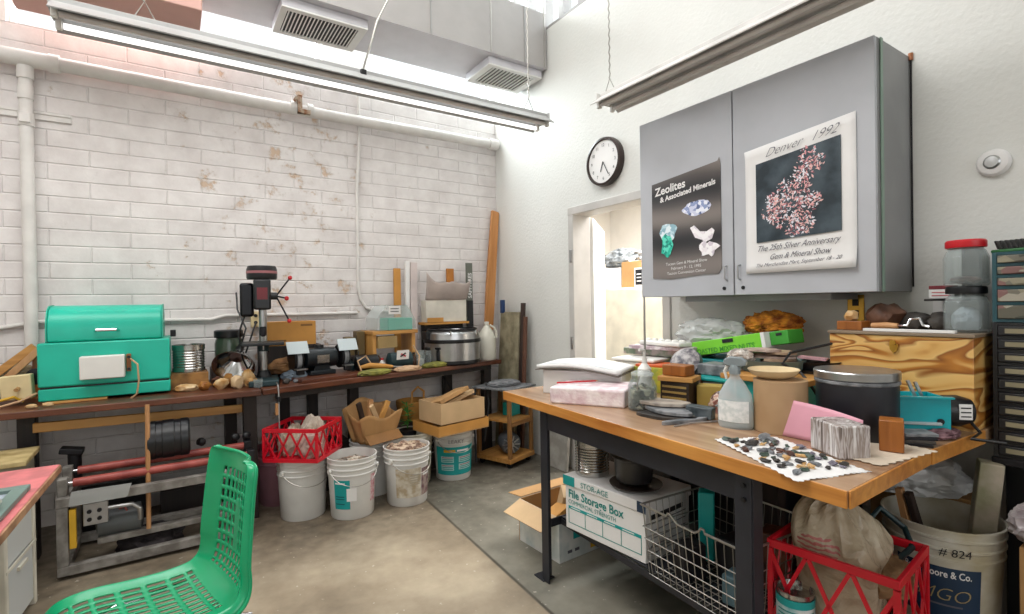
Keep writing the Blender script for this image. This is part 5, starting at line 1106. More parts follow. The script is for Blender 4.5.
for k, (x, y, z, a, sx, sy, mm, lb) in enumerate(((-1.02, -2.86, .0, 20, .24, .13, M_rockd, 'dark rock slice at the bottom of the slab pile'), (-1.0, -2.84, .018, -10, .22, .12, M_rockg, 'grey rock slice in the middle of the slab pile'), (-.97, -2.80, .036, 25, .2, .11, mat('pale_slice', '#b9aea2', .4, c2='#8b8078', vs=20), 'pale rock slice on top of the slab pile'), (-1.04, -2.96, .0, 75, .2, .03, M_rockg, 'thin grey sliver in front of the slab pile'))):
    solo(MB().prism(blob2(0, 0, sx / 2, sy / 2, 31 + k, 18, .25), 0, .014), 'rock_slice', mm, lb, 'rock slice', (x, y, TZ + z), R(a - 90), 'rock slices beside the clip jar', bevel=.002)
solo(MB().box((0, 0, .024), (.1, .055, .045), (0, R(3), 0)), 'stone_block', mat('blue_grey_stone', '#5d676d', .4, c2='#3a4247', vs=22), 'blue grey stone block right of the rock slices', 'stone', (-.93, -2.945, TZ + .0), R(-70), bevel=.004)
solo(MB().crumple((0, 0, 0), (.12, .1, .1), 61, .3, 4), 'pebble_bag', speckle('pebbles_in_bag', ['#9c6a60', '#c9b0a0', '#6b4a44', '#b78f80', '#8f9aa0'], 55, .3), 'clear bag of reddish pebbles behind the blue grey stone', 'bag', (-.76, -2.93, TZ), 0)
# spray bottle
M_bg2 = mat('grey_trigger_plastic', '#8b9599', .4)
t = thing('spray_bottle', 'clear spray bottle with grey trigger head on the table', 'bottle', (-.955, -3.11, TZ), R(-75))
m = MB(); pr_ = [(.0001, 0), (.05, .0), (.054, .01), (.055, .08), (.05, .12), (.03, .16), (.016, .18), (.016, .195), (.0001, .196)]
m.lathe(pr_, 30); m.v = [Vector((v.x * 1.12, v.y * .72, v.z)) for v in m.v]; m.build('bottle_body', glassy('clear_plastic_bottle', '#d5dde0', .4, .12), t)
m = MB(); m.lathe([(.0001, .006), (.045, .006), (.049, .02), (.05, .1), (.0001, .1)], 26); m.v = [Vector((v.x * 1.1, v.y * .7, v.z)) for v in m.v]; m.build('liquid', glassy('pale_liquid', '#c9d6da', .35, .1), t)
m = MB(); m.grid(lambda u, v: ((.055 * 1.13) * math.cos(PI * (1.18 + .64 * u)), (.055 * .735) * math.sin(PI * (1.18 + .64 * u)), .025 + .075 * v), 14, 2); m.build('label', mat('pale_label', '#cfd6d6', .5, c2='#eceeee', vs=60), t)
MB().lathe([(.019, .192), (.02, .21), (.015, .225), (.0001, .226)], 20).build('collar', M_bg2, t)
MB().prism([(-.04, .225), (-.036, .243), (-.015, .254), (.025, .252), (.042, .24), (.04, .224), (.01, .217), (-.01, .216)], -.012, .012, 'xz').build('spray_head', M_bg2, t, bevel=.004)
MB().tube([(-.025, 0, .222), (-.036, 0, .2), (-.03, 0, .17)], [.007, .006, .004], 8).build('trigger', M_white, t); MB().cyl((0, 0, .02), (0, 0, .2), .003, 8).build('dip_tube', M_white, t)
# tub, bowl, drum
t = thing('cardboard_tub', 'round beige cardboard tub with a shallow bowl on top', 'tub', (-.872, -3.228, TZ)); t.scale = (.86, .86, 1.0)
MB().lathe([(.097, 0), (.099, .002), (.099, .178), (.0001, .178)], 44).build('tub_body', mat('beige_card', '#bfa07c', .7, c2='#a98762', vs=3), t)
t = thing('wooden_bowl', 'shallow pale cream bowl resting on the beige tub', 'bowl', (-.872, -3.205, TZ + .180)); t.scale = (.84, .84, 1.1); MB().lathe([(.05, 0), (.085, .012), (.1, .028), (.097, .03), (.08, .018), (.05, .006), (.0001, .006)], 40).build('bowl_body', mat('pale_cream_bowl', '#e0c79c', .5), t)
t = thing('black_drum', 'black fibre drum with metal ring lid on the table', 'drum', (-.735, -3.41, TZ)); t.scale = (.98, .98, .95)
MB().lathe([(.118, 0), (.12, .003), (.12, .19), (.0001, .19)], 48).build('drum_body', mat('scuffed_black', '#1b1c22', .4, c2='#26272e', vs=6), t)
MB().lathe([(.1215, .186), (.124, .189), (.124, .196), (.1215, .199)], 48).build('ring', M_rockg, t)
MB().lathe([(.121, .20), (.125, .203), (.126, .226), (.123, .23), (.12, .23)], 48).build('lid_rim', M_steel, t)
MB().lathe([(.1215, .186), (.1215, .2), (.12, .222), (.115, .222), (.112, .216), (.0001, .214)], 48).build('lid', M_blackm, t)
# pink paper, stone, wood block, chips sheet
t = thing('pink_card', 'pink sheet of paper propped against the black drum', 'paper', (-.935, -3.37, TZ), R(-92)); t.scale = (1.12, 1, 1.0)
MB().grid(lambda u, v: (-.105 - .035 * v + u * (.235 + .03 * v), -.012 + .018 * v + .01 * math.sin(u * PI) * v, .002 + v * (.12 - .028 * u * u)), 14, 8).build('sheet', M_pinkp, t, solid=.001)
solo(MB().prism([(-.075, -.05), (.07, -.055), (.078, .05), (-.06, .06)], 0, .098), 'petrified_block', M_marble, 'cut block of grey and white banded stone on the table corner', 'stone', (-1.005, -3.475, TZ), R(-118), bevel=.006).scale = (.88, .88, .98)
solo(MB().bx(-.03, .03, -.032, .032, 0, .092), 'wood_block', M_block, 'upright varnished wood block right of the banded stone', 'block', (-.86, -3.555, TZ + .004), R(-70), bevel=.003)
m = MB(); m.grid(lambda u, v: (-.14 + .28 * u + .004 * math.sin(v * 40), -.09 + .16 * v + .004 * math.sin(u * 50), .003 + .002 * math.sin(u * 9) * math.sin(v * 7)), 40, 24)
solo(m, 'cloth_scrap', mat('cream_cloth', '#dcccb8', .8), 'cream cloth scrap with wavy edge under the varnished wood block', 'cloth', (-.90, -3.53, TZ), R(-8), solid=.0015)
# paper towel with chips
A_, B_, C_, D__ = Vector((-1.165, -3.17, 0)), Vector((-.985, -3.27, 0)), Vector((-1.12, -3.60, 0)), Vector((-1.345, -3.53, 0))
def towel(u, v):
    p = A_.lerp(B_, u).lerp(D__.lerp(C_, u), v); e = .004 * math.sin(v * 90) * (abs(u - .5) * 2) ** 6 + 0
    z = .0025 + .0015 * math.sin(u * 13 + v * 5); over = max(0, -(p - E0).dot(Vector((1, -.069, 0)).normalized()))
    return (p.x + e, p.y + .004 * math.sin(u * 80) * (abs(v - .5) * 2) ** 6, TZ + z)
solo(MB().grid(towel, 40, 50), 'paper_towel', M_paperw, 'white paper towel with pinked edges holding stone chips', 'towel', (0, 0, 0), solid=.001)
q = random.Random(21); cm = [M_rockd, M_rockg, M_rocky, M_rockb, mat('dark_green_stone', '#4d5f52', .45, c2='#2e3d36', vs=30), mat('grey_lilac_stone', '#86808c', .5, c2='#5e5965', vs=30)]
chip0 = []
for k in range(6): chip0.append(MB().rock((0, 0, .006), (.04, .022, .014), 70 + k, .5, sub=2).build('stone_chip', cm[k]))
for k, o in enumerate(chip0): tag(o, 'stone chip lying on the white paper towel', 'stone chip', 'stone chips on the paper towel')
placed = []; n = 0
while n < 62:
    u, v = q.uniform(.06, .94), q.uniform(.04, .9); p = Vector(towel(u, v))
    if any((p - r_).length < .018 for r_ in placed): 
        if q.random() < .93: continue
    placed.append(p); o = chip0[n] if n < 6 else chip0[q.randrange(6)].copy()
    if n >= 6: COL.objects.link(o)
    o.location = (p.x, p.y, p.z + .001); o.rotation_euler = (0, 0, q.uniform(0, 6.28)); s_ = q.uniform(.45, .95); o.scale = (s_, s_, s_); n += 1
solo(MB().rock((0, 0, .009), (.06, .035, .02), 91, .3), 'stone', M_rockg, 'flat grey stone between the towel and the pink sheet', 'stone', (-1.03, -3.26, TZ), R(20))
# turquoise trim saw
t = thing('trim_saw', 'turquoise trim saw tank with a black motor on its right end', 'saw', (-.57, -3.47, TZ + .0), R(-48))
m = MB(); a, b_, h_ = .12, .07, .125
m.bx(-a, a, -b_, -b_ + .004, .004, h_); m.bx(-a, a, b_ - .004, b_, .004, h_); m.bx(-a, -a + .004, -b_ + .004, b_ - .004, .004, h_); m.bx(a - .004, a, -b_ + .004, b_ - .004, .004, h_); m.bx(-a, a, -b_, b_, 0, .004)
m.build('tank', mat('bright_teal_enamel', '#0fa3ae', .3), t, bevel=.001)
MB().bx(-a - .005, a + .005, -b_ - .012, -b_ + .006, h_, h_ + .006).build('tank_lip', mat('bright_teal_enamel', '#0fa3ae', .3), t); MB().bx(-a + .004, a - .004, -.0, b_ - .004, h_ - .02, h_ - .015).build('saw_table', M_teal, t)
MB().cyl((-.06, -.002, h_ - .01), (-.06, .002, h_ - .01), .042, 30).build('saw_blade', mat('navy_blade', '#20304a', .3, .6), t)
m = MB().box((.04, 0, h_ + .02), (.008, .012, .06), (0, R(-22), 0)).build('guide_arm', M_steel, t); MB().box((.06, 0, h_ + .02), (.008, .012, .05), (0, R(-22), 0)).build('guide_arm', M_steel, t)
MB().lathe([(.035, .0), (.05, .01), (.052, .05), (.04, .085), (.02, .095), (.0001, .096)], 28, (a, .0, .075), Matrix.Rotation(PI / 2, 4, 'Y')).build('motor', M_black, t)
MB().box((a + .05, -.051, .08), (.036, .003, .05)).build('rating_plate', M_paperw, t)
for k in range(3): MB().box((a + .05, -.053, .065 + .014 * k), (.028, .001, .004)).build('printed_line', M_ink, t)
MB().cyl((.09, -b_ - .001, .05), (.09, -b_ - .005, .05), .01, 14).build('drain_plug', M_dark, t)
MB().tube([(a + .08, 0, .05), (a + .1, -.03, .01), (a + .05, -.08, -.0), (a + .12, -.12, .0)], .005, 8).build('cord', M_black, t)
solo(MB().bx(-.15, .15, -.012, .012, 0, .008), 'plexiglass_strip', mat('pale_strip', '#b9c5c9', .3), 'pale plastic strip leaning along the front of the turquoise saw', 'strip', (-.66, -3.47, TZ + .04), R(-50), bevel=.001)
for k in range(4): solo(MB().bx(-.045, .045, -.035, .035, 0, .009), 'slate_tile', (M_black, M_rockd, M_dark, M_rockg)[k], ('lowest', 'second', 'third', 'topmost')[k] + ' dark tile of the short stack in front of the turquoise saw', 'tile', (-.72 + .004 * k, -3.565, TZ + .0 + .0095 * k), R(-70 + 9 * k), 'dark tile stack', bevel=.001)
solo(MB().crumple((0, 0, 0), (.16, .09, .035), 66, .3, 4), 'rag', mat('maroon_rag', '#54343c', .8, c2='#8c6a70', vs=40), 'maroon speckled rag under the motor end of the turquoise saw', 'rag', (-.55, -3.58, TZ), R(0))

# --- plywood chest with jars
t = thing('plywood_chest', 'varnished plywood chest with brass latch under the wall cabinet', 'chest', (-.24, -3.405, TZ), FW)
MB().bx(-.225, .225, -.17, .19, 0, .315).build('chest_body', M_ply, t, bevel=.003)
MB().bx(-.23, .23, -.176, .195, .316, .328).build('lid', mat('grey_lid_edge', '#8c7a66', .4), t, bevel=.002)
m = MB(); m.prism([(-.014, .285), (.014, .285), (.012, .265), (0, .25), (-.012, .265)], -.18, -.171, 'xz'); m.cyl((0, -.181, .29), (0, -.19, .29), .01, 14); m.build('brass_latch', M_mirrorish, t)
def pet_jar(label, z, capm):
    t = thing('plastic_jar', label, 'jar', (-.27, -3.575, z))
    m = MB(); m.lathe([(.062, 0), (.066, .008), (.066, .1), (.056, .125), (.05, .13), (.05, .135), (.047, .135), (.062, .1), (.063, .01), (.0001, .006)], 8)
    m.build('jar_body', M_clear, t, bevel=.008)
    MB().lathe([(.057, .136), (.058, .14), (.058, .158), (.054, .163), (.0001, .163)], 32).build('lid', capm, t); return t
ZC = TZ + .329
pet_jar('lower clear jar with black lid holding a folded bag on the chest', ZC, M_black)
pet_jar('upper clear jar with red lid stacked on the other jar', ZC + .164, M_redcap)
solo(MB().crumple((0, 0, 0), (.1, .08, .1), 77, .3, 3), 'folded_bag', mat('bluish_white_bag', '#c9d2dc', .4), 'bluish white folded bag inside the lower jar', 'bag', (-.27, -3.575, ZC + .008))
solo(MB().rock((0, 0, .012), (.1, .08, .03), 78, .3), 'stone', M_rockb, 'brown flat stones lying in the upper jar', 'stone', (-.27, -3.575, ZC + .172))
solo(MB().bx(-.13, .15, -.012, .012, 0, .01), 'pale_strip', M_paperw, 'thin pale strip lying along the front of the chest lid', 'strip', (-.395, -3.43, ZC), FW, bevel=.001)
t = thing('small_wooden_box', 'small open wooden box at the left end of the plywood chest', 'box', (-.33, -3.235, ZC), FW); MB().bx(-.045, .045, -.04, .04, 0, .035).build('box_body', M_block, t, bevel=.002)
solo(MB().rock((0, 0, .02), (.06, .05, .045), 79, .3), 'stone', M_rocky, 'cream stone sitting on the small wooden box', 'stone', (-.33, -3.23, ZC + .035))
solo(MB().rock((0, 0, .045), (.17, .13, .12), 80, .2, sub=3), 'stone', mat('dark_brown_stone', '#4b2f22', .5, c2='#6e4a36', vs=14), 'large dark brown stone on the chest left of the wooden handle', 'stone', (-.2, -3.30, ZC))
t = thing('hand_brace', 'hand brace with wooden handle lying on the chest', 'tool', (-.36, -3.38, ZC + .01), FW + R(-6)); MB().tube([(-.07, 0, .008), (-.02, 0, .01), (.02, 0, .01)], [.011, .013, .01], 14).build('handle', M_stick, t)
MB().tube([(.02, 0, .01), (.05, 0, .012), (.06, 0, .035), (.09, 0, .04), (.1, 0, .015), (.12, 0, .01)], .005, 8).build('crank', M_chrome, t)
for k, (y, s_) in enumerate(((-3.40, .12), (-3.48, .1))): solo(MB().rock((0, 0, .03), (s_, .08, .08), 82 + k, .25), 'stone', M_rockd, ('black knobbly stone behind the hand brace', 'black stone between the hand brace and the lower jar')[k], 'stone', (-.19, y, ZC), R(90))
t = thing('wall_bracket', 'dark metal bracket shelf on the wall left of the jars', 'shelf', (-.002, -3.50, 1.30), FW)
MB().bx(-.07, .07, -.2, 0, .0, .008).build('shelf_plate', M_dark, t); MB().bx(.045, .055, -.2, -.01, .009, .2).build('shelf_end', M_dark, t); MB().bx(-.1, .06, -.01, 0, -.05, -.002).build('white_rail', M_paperw, t)
t = thing('tape_box', 'small white boxes with red caps stacked on the wall bracket', 'box', (-.14, -3.475, 1.309), FW); MB().bx(-.04, .04, -.03, .03, 0, .035).build('lower_box', M_paperw, t, bevel=.002); MB().bx(-.04, .035, -.03, .03, .036, .05).build('upper_box', mat('dark_red_cap', '#7a1f2b', .5), t, bevel=.002)
for k in range(2): MB().bx(-.03, .03, -.0315, -.03, .01 + k * .012, .013 + k * .012).build('red_stripe', M_inkr, t)

# --- the heap between the boxes and the wall
g_ = R(10); cg, sg_ = math.cos(g_), math.sin(g_)
t = thing('nut_carton', 'lime green carton lettered ROASTED MIXED NUTS on the heap', 'box', (-.32, -2.685, 1.095), R(-93))
MB().box((0, 0, 0), (.40, .12, .07), (0, -g_, 0)).build('carton', M_lime, t, bevel=.003)
MB().box((.205, 0, .036), (.018, .121, .071), (0, -g_, 0)).build('white_end', M_paperw, t)
writing('lettering', 'ROASTED MIXED NUTS', .034, M_dgreen, t, (-.178, -.0605, -.060), x=(cg, 0, sg_), y=(-sg_, 0, cg), squash=.98, bold=.0004)
MB().box((.02, -.061, .024), (.06, .003, .018), (0, -g_, 0)).build('black_logo', M_ink, t)
t = thing('nut_carton', 'dark green end of a second carton right of the lime green one', 'box', (-.31, -2.952, 1.143), R(-100)); MB().box((0, 0, 0), (.095, .10, .062), (0, -g_, 0)).build('carton', M_dgreen, t, bevel=.003); MB().box((.0, -.051, .016), (.03, .003, .012), (0, -g_, 0)).build('black_logo', M_ink, t)
solo(MB().crumple((0, 0, 0), (.27, .16, .13), 88, .32, 5), 'orange_wool', M_sponge, 'orange brown coarse wool bundle on top of the heap against the wall', 'wool', (-.15, -2.80, 1.15), R(-84))
solo(MB().crumple((0, 0, 0), (.40, .24, .17), 90, .3, 4), 'plastic_bag', M_bag, 'big clear plastic bag on the heap left of the orange wool', 'bag', (-.22, -2.50, 1.08), R(-90))
t = thing('egg_carton', 'white foam egg carton at the left of the heap', 'carton', (-.44, -2.37, 1.078), R(-92)); MB().bx(-.14, .14, -.05, .05, 0, .025).build('carton_body', M_white, t, bevel=.008)
m = MB()
for k in range(6): MB().lathe([(.02, .026), (.014, .034), (.0001, .036)], 12, (-.115 + k * .046, 0, 0)).build('cup_bump', M_white, t)
for k, (w_, d_, h_, x, y, z, mm, lb, cat) in enumerate((
    (.55, .30, .16, -.25, -2.45, 0, mat('teal_storage', '#1d7f86', .5), 'teal storage box at the bottom of the heap near the wall', 'box'),
    (.42, .26, .035, -.33, -2.30, .16, mat('patterned_magazine', '#b3a3a0', .5, c2='#6f7f6a', vs=25), 'patterned magazine stack under the egg carton', 'magazine'),
    (.36, .22, .02, -.38, -2.34, .196, mat('white_magazine', '#d9cfd0', .4, c2='#a88f98', vs=30), 'white magazine directly under the egg carton', 'magazine'))):
    solo(MB().bx(-w_ / 2, w_ / 2, -d_ / 2, d_ / 2, 0, h_), 'storage_box' if k == 0 else 'magazine', mm, lb, cat, (x, y, TZ + z), R(-90 + 4 * k), bevel=.004)
solo(MB().bx(-.09, .09, -.07, .07, 0, .012), 'magazine', mat('orange_red_cover', '#d9602b', .5), 'small orange red booklet sticking out of the heap left of the grey dome', 'booklet', (-.56, -2.42, TZ + .125), R(-70), bevel=.001)
solo(MB().bx(-.12, .12, -.1, .1, 0, .124), 'folder_stack', mat('yellow_green_folders', '#9aa544', .6, c2='#c9b93a', vs=30), 'yellow green folder stack under the orange red booklet', 'folders', (-.54, -2.43, TZ), R(-80), bevel=.003)
t = thing('dome_lid', 'grey round dome lid with lace like contents leaning on the heap', 'lid', (-.56, -2.60, TZ + .10), R(-80)); t.scale = (.8, .8, .8); Mt = Matrix.Rotation(R(58), 4, 'X')
MB().lathe([(.098, 0), (.1, .004), (.09, .03), (.06, .05), (.0001, .058)], 32, (0, 0, .06), Mt).build('dome', mat('smoke_plastic', '#59626a', .25), t); MB().lathe([(.092, .028), (.094, .034), (.06, .055), (.0001, .063)], 24, (0, -.0, .06), Mt).build('lace_pattern', mat('lace_pattern', '#b3adac', .5, c2='#55515a', vs=30), t)
solo(MB().bx(-.1, .1, -.07, .07, 0, .1), 'dark_box', M_dark, 'dark box under the grey dome lid', 'box', (-.56, -2.62, TZ), R(-85), bevel=.003)
t = thing('food_container', 'blue lidded plastic container under the lime green carton', 'container', (-.56, -2.82, TZ), R(-85)); MB().prism([(-.11, -.08), (.11, -.08), (.11, .08), (-.11, .08)], 0, .095).build('container_body', M_frost, t, bevel=.01); MB().bx(-.12, .12, -.09, .09, .096, .112).build('lid', M_teal, t, bevel=.005)
solo(MB().bx(-.12, .12, -.07, .06, 0, .05), 'foam_slab', M_rockg, 'grey foam slab on the blue lid below the lime green carton', 'foam', (-.52, -2.80, TZ + .113), R(-88), bevel=.005)
solo(MB().bx(-.13, .13, -.1, .1, 0, .13), 'storage_box', M_teal, 'teal box behind the spray bottle and beige tub', 'box', (-.60, -3.05, TZ), R(-88), bevel=.003)
solo(MB().bx(-.17, .17, -.11, .11, 0, .022), 'wood_board', M_pinex, 'yellow board lying on the teal box behind the beige tub', 'board', (-.61, -3.06, TZ + .131), R(-88), bevel=.002)
t = thing('grey_basin', 'grey green basin piled with brown rock slices behind the beige tub', 'basin', (-.52, -3.0, TZ + .154), R(-88)); m = MB(); m.lathe([(.11, 0), (.13, .05), (.125, .05), (.105, .006), (.0001, .006)], 32); m.build('basin_body', M_baskety, t)
for k in range(9):
    q2 = random.Random(k + 200); solo(MB().prism(blob2(0, 0, .07 + .02 * q2.random(), .04 + .02 * q2.random(), 120 + k, 16, .3), 0, .009), 'rock_slice', (mat('brown_slice', '#8a6a55', .5, c2='#5c4436', vs=20), mat('tan_slice', '#b79a80', .5, c2='#8f735c', vs=20), mat('pinkish_slice', '#c7b0a4', .5, c2='#9a8378', vs=20))[k % 3], 'brown and tan rock slice piled in the grey green basin', 'rock slice', (-.52 + q2.uniform(-.03, .03), -3.0 + q2.uniform(-.05, .05), TZ + .162 + .0095 * k), q2.uniform(0, 6), 'rock slices in the basin')
solo(MB().crumple((0, 0, 0), (.12, .1, .07), 99, .3, 4), 'pebble_bag', speckle('pale_pebbles', ['#c9bfb6', '#8f857c', '#e0d8d0', '#a8988c'], 60, .3), 'bag of pale pebbles at the left of the basin of rock slices', 'bag', (-.60, -2.91, TZ + .19))
t = thing('black_pans', 'two stacked black pans with a pink paper between basin and chest', 'pan', (-.42, -3.13, TZ + .0)); 
MB().lathe([(.08, 0), (.09, .16), (.095, .165), (.0001, .165)], 30).build('lower_pan', M_black, t); MB().lathe([(.07, .166), (.095, .2), (.09, .2), (.0001, .18)], 30).build('upper_pan', M_black, t)
solo(MB().box((0, 0, 0), (.13, .1, .008), (R(4), R(3), 0)), 'pink_note', mat('dusty_pink_card', '#c99aa0', .6), 'dusty pink card on top of the black pans', 'card', (-.42, -3.12, TZ + .21), R(20))
solo(MB().tube([(-.30, -3.25, 1.16), (-.42, -3.18, 1.13), (-.56, -3.10, 1.10), (-.62, -3.1, 1.06), (-.60, -3.16, 1.03), (-.62, -3.2, 1.0), (-.6, -3.22, .95)], .0055, 8), 'cable', M_black, 'black cable looping down behind the beige tub and drum', 'cable')

bottle('small brown bottle between dome lid and pebble bag', (-.66, -2.74, TZ), .022, .13, mat('brown_glass', '#4a2a16', .2), M_black)
bottle('small white bottle behind the rock slices beside the yellow box', (-.70, -2.68, TZ), .02, .11, M_white, M_black)
solo(MB().tube([(-1.13, -2.98, TZ + .004), (-1.05, -2.99, TZ + .006), (-.93, -3.03, TZ + .004)], .003, 6), 'steel_pick', M_steel, 'thin steel pick lying in front of the rock slices', 'tool')

# --- under the work table
SZ = .2785
t = thing('file_storage_box', 'white and teal file storage box on the lower shelf of the table', 'box', (-.963, -2.57, SZ), FW + R(4.5))
MB().bx(-.225, .225, -.15, .15, 0, .2).build('box_body', M_paperw, t, bevel=.003)
MB().bx(-.232, .232, -.157, .157, .202, .245).build('lid', M_paperw, t, bevel=.003)
MB().bx(-.2325, -.16, -.1585, -.157, .202, .245).build('teal_corner', M_lteal, t); MB().bx(.19, .2325, -.1585, -.157, .202, .245).build('teal_corner', M_navy, t)
writing('lettering', 'File Storage Box', .052, M_inkt, t, (-.205, -.151, .148), bold=.001, squash=.93); writing('lettering', 'COMMERCIAL STRENGTH', .027, M_inkt, t, (-.205, -.151, .119), squash=.9)
writing('lettering', 'STOR-AGE', .034, M_inkt, t, (-.12, -.158, .212), squash=1.)
MB().bx(-.205, .205, -.1518, -.1502, .095, .108).build('teal_band', M_lteal, t)
for k in range(4): MB().bx(-.19 + k * .1, -.13 + k * .1, -.1524, -.1519, .1, .104).build('printed_line', M_paperw, t)
for k in range(5): MB().box((-.204 + k * .102, -.151, .065), (.0025, .0015, .07)).build('ruled_line', M_inkt, t)
MB().box((0, -.151, .03), (.41, .0015, .0025)).build('ruled_line', M_inkt, t)
for k in range(5): MB().box((.2258, 0, .03 + k * .03), (.0015, .24, .003)).build('ruled_line', M_inkg, t)
MB().bx(.2252, .2266, -.12, .1, .165, .185).build('dark_band', M_ink, t)
LZ = SZ + .2465
ribbed_can('tin_can', 'larger ribbed tin can on the file storage box under the table', (-1.02, -2.42, LZ), .078, .165, ribs=9)
ribbed_can('tin_can', 'smaller tin can half hidden behind the black pot under the table', (-.87, -2.50, LZ), .05, .13, ribs=6)
t = thing('black_pot', 'black enamel pot with lid on the file storage box', 'pot', (-.99, -2.65, LZ + .018)); t.scale = (1.05, 1.05, 1.1); MB().lathe([(.06, 0), (.072, .01), (.08, .09), (.084, .095), (.0001, .095)], 34).build('pot_body', M_pot, t); MB().lathe([(.088, .097), (.09, .102), (.05, .118), (.0001, .122)], 34).build('lid', M_pot, t); MB().tube([(.0, -.085, .08), (.0, -.13, .085), (.0, -.15, .08)], .008, 8).build('handle', M_pot, t)
t = thing('metal_plate', 'dark shallow plate under the black pot', 'plate', (-.99, -2.66, LZ + .001)); MB().lathe([(.07, 0), (.11, .012), (.112, .016), (.07, .005), (.0001, .005)], 36).build('plate', mat('brown_black_plate', '#3c302a', .4), t)
# wire basket
t = thing('wire_basket', 'large wire basket of odds and ends on the lower shelf', 'basket', (-1.035, -3.085, SZ + .001), FW - R(4))
def wbar(pts, r_, nm='wire'): return MB().tube(pts, r_, 6).build(nm, M_wire, t)
X0, X1, Y0, Y1, HB = -.225, .22, -.15, .25, .27
top = MB(); top.tube([(X0, Y0, HB), (-.095, Y0, HB), (-.09, Y0, HB + .011), (-.08, Y0, HB + .013), (-.07, Y0, HB + .004), (-.045, Y0, HB - .012), (.03, Y0, HB - .012), (.048, Y0, HB), (.055, Y0, HB + .012), (.067, Y0, HB + .011), (.072, Y0, HB), (X1, Y0, HB), (X1, Y1, HB), (X0, Y1, HB)], .0042, 8, closed=True); top.build('top_rim', M_wire, t)
m = MB()
for k in range(14):
    x = X0 + .01 + (X1 - X0 - .02) * k / 13; zt = HB - .012 if -.045 < x < .03 else HB; xi = x * .92
    m.tube([(x, Y0, zt), (xi, Y0 + .03, .006), (xi, Y1 - .03, .006), (x, Y1, HB)], .0018, 5)
for k in range(12):
    y = Y0 + .01 + (Y1 - Y0 - .02) * k / 11; yi = y * .92
    m.tube([(X0, y, HB), (X0 + .02, yi, .009), (X1 - .02, yi, .009), (X1, y, HB)], .0018, 5)
for k in range(1, 5):
    f_ = k / 5; z = .006 + (HB - .045) * f_; i_ = .03 * (1 - f_)
    m.tube([(X0 + .6 * i_, Y0 + i_, z), (X1 - .6 * i_, Y0 + i_, z), (X1 - .6 * i_, Y1 - i_, z), (X0 + .6 * i_, Y1 - i_, z)], .0024, 6, closed=True)
m.build('wire_mesh', M_wire, t)
for k, (x, y, w_, d_, h_, mm, lb) in enumerate(((-1.05, -2.98, .09, .07, .13, M_dark, 'dark tin inside the wire basket, left side'), (-.93, -3.10, .12, .1, .16, M_black, 'black case standing in the middle of the wire basket'), (-1.06, -3.17, .08, .06, .1, mat('blue_grey_tin', '#4f6b75', .4), 'blue grey tin inside the wire basket by the table leg'), (-.85, -3.2, .1, .1, .2, M_rockb, 'brown carton at the back of the wire basket'), (-.88, -2.93, .06, .06, .27, M_teal, 'tall teal tube standing at the back of the wire basket'))):
    solo(MB().bx(-w_ / 2, w_ / 2, -d_ / 2, d_ / 2, 0, h_), 'tin_box', mm, lb, 'box', (x, y, SZ + .013), R(-20 + 13 * k), bevel=.006)
t = thing('cardboard_box', 'open cardboard box with white label behind the table leg on the floor', 'box', (-.82, -2.0, 0), R(2))
a = .215; b_ = .17; h_ = .23; M_wp = mat('white_grey_print', '#dededa', .6, c2='#c3cac8', vs=12)
MB().bx(-a, a, -b_, -b_ + .005, 0, h_).build('box_side', M_wp, t); MB().bx(-a, -a + .005, -b_ + .006, b_ - .006, 0, h_).build('box_side', M_wp, t)
MB().bx(-a, a, b_ - .005, b_, 0, h_).build('box_side', M_card, t); MB().bx(a - .005, a, -b_ + .006, b_ - .006, 0, h_).build('box_side', M_card, t); MB().bx(-a + .006, a - .006, -b_ + .006, b_ - .006, 0, .005).build('box_bottom', M_card, t)
MB().bx(-.12, a, -b_ - .0015, -b_ - .0005, .10, .18).build('teal_label', M_lteal, t); MB().bx(-.0, .06, -b_ - .0015, -b_ - .0005, .02, .075).build('yellow_tag', M_yellow, t)
for x in (-.16, -.11, .10): MB().bx(x, x + .03, -b_ - .0016, -b_ - .0006, .035, .05).build('printed_mark', M_inkg, t)
MB().box((-a - .055, 0, h_ - .022), (.12, .32, .004), (0, R(-22), 0)).build('flap', M_cardl, t); MB().box((0, b_ + .06, h_ + .0), (.40, .12, .004), (R(-5), 0, 0)).build('flap', M_card, t)
solo(MB().box((0, 0, .12), (.14, .12, .16), (R(15), R(10), 0)), 'wood_offcut', M_cardl, 'pale carton corner sticking up inside the open cardboard box', 'carton', (-.78, -1.98, .06), R(-30), bevel=.002)
solo(MB().box((0, 0, .1), (.12, .1, .16), (R(-8), R(-14), 0)), 'wood_offcut', M_orangebox, 'orange brown carton piece inside the open cardboard box', 'carton', (-.91, -2.04, .03), R(10), bevel=.002)

for k, (x, y, w_, d_, h_, lb) in enumerate(((-.36, -2.32, .5, .44, .62, 'added dark bin deepening the shade behind the file box'), (-.36, -2.80, .5, .44, .70, 'added dark bin deepening the shade behind the wire basket'))):  # dark bins added to blacken the space under the table
    t = thing('dark_filler_bin', lb, 'bin', (x, y, 0)); MB().bx(-w_ / 2, w_ / 2, -d_ / 2, d_ / 2, 0, h_).build('bin_body', M_black, t, bevel=.01); MB().bx(-w_ / 2 - .01, w_ / 2 + .01, -d_ / 2 - .01, d_ / 2 + .01, h_ + .001, h_ + .03).build('lid', M_dark, t, bevel=.006)
solo(MB().bx(-.09, .09, -.14, .14, 0, .40), 'dark_box', M_dark, 'added dark upright box deepening the shade between wire basket and red crate', 'box', (-.63, -3.24, 0), 0, bevel=.004)  # another dark box added to blacken this space

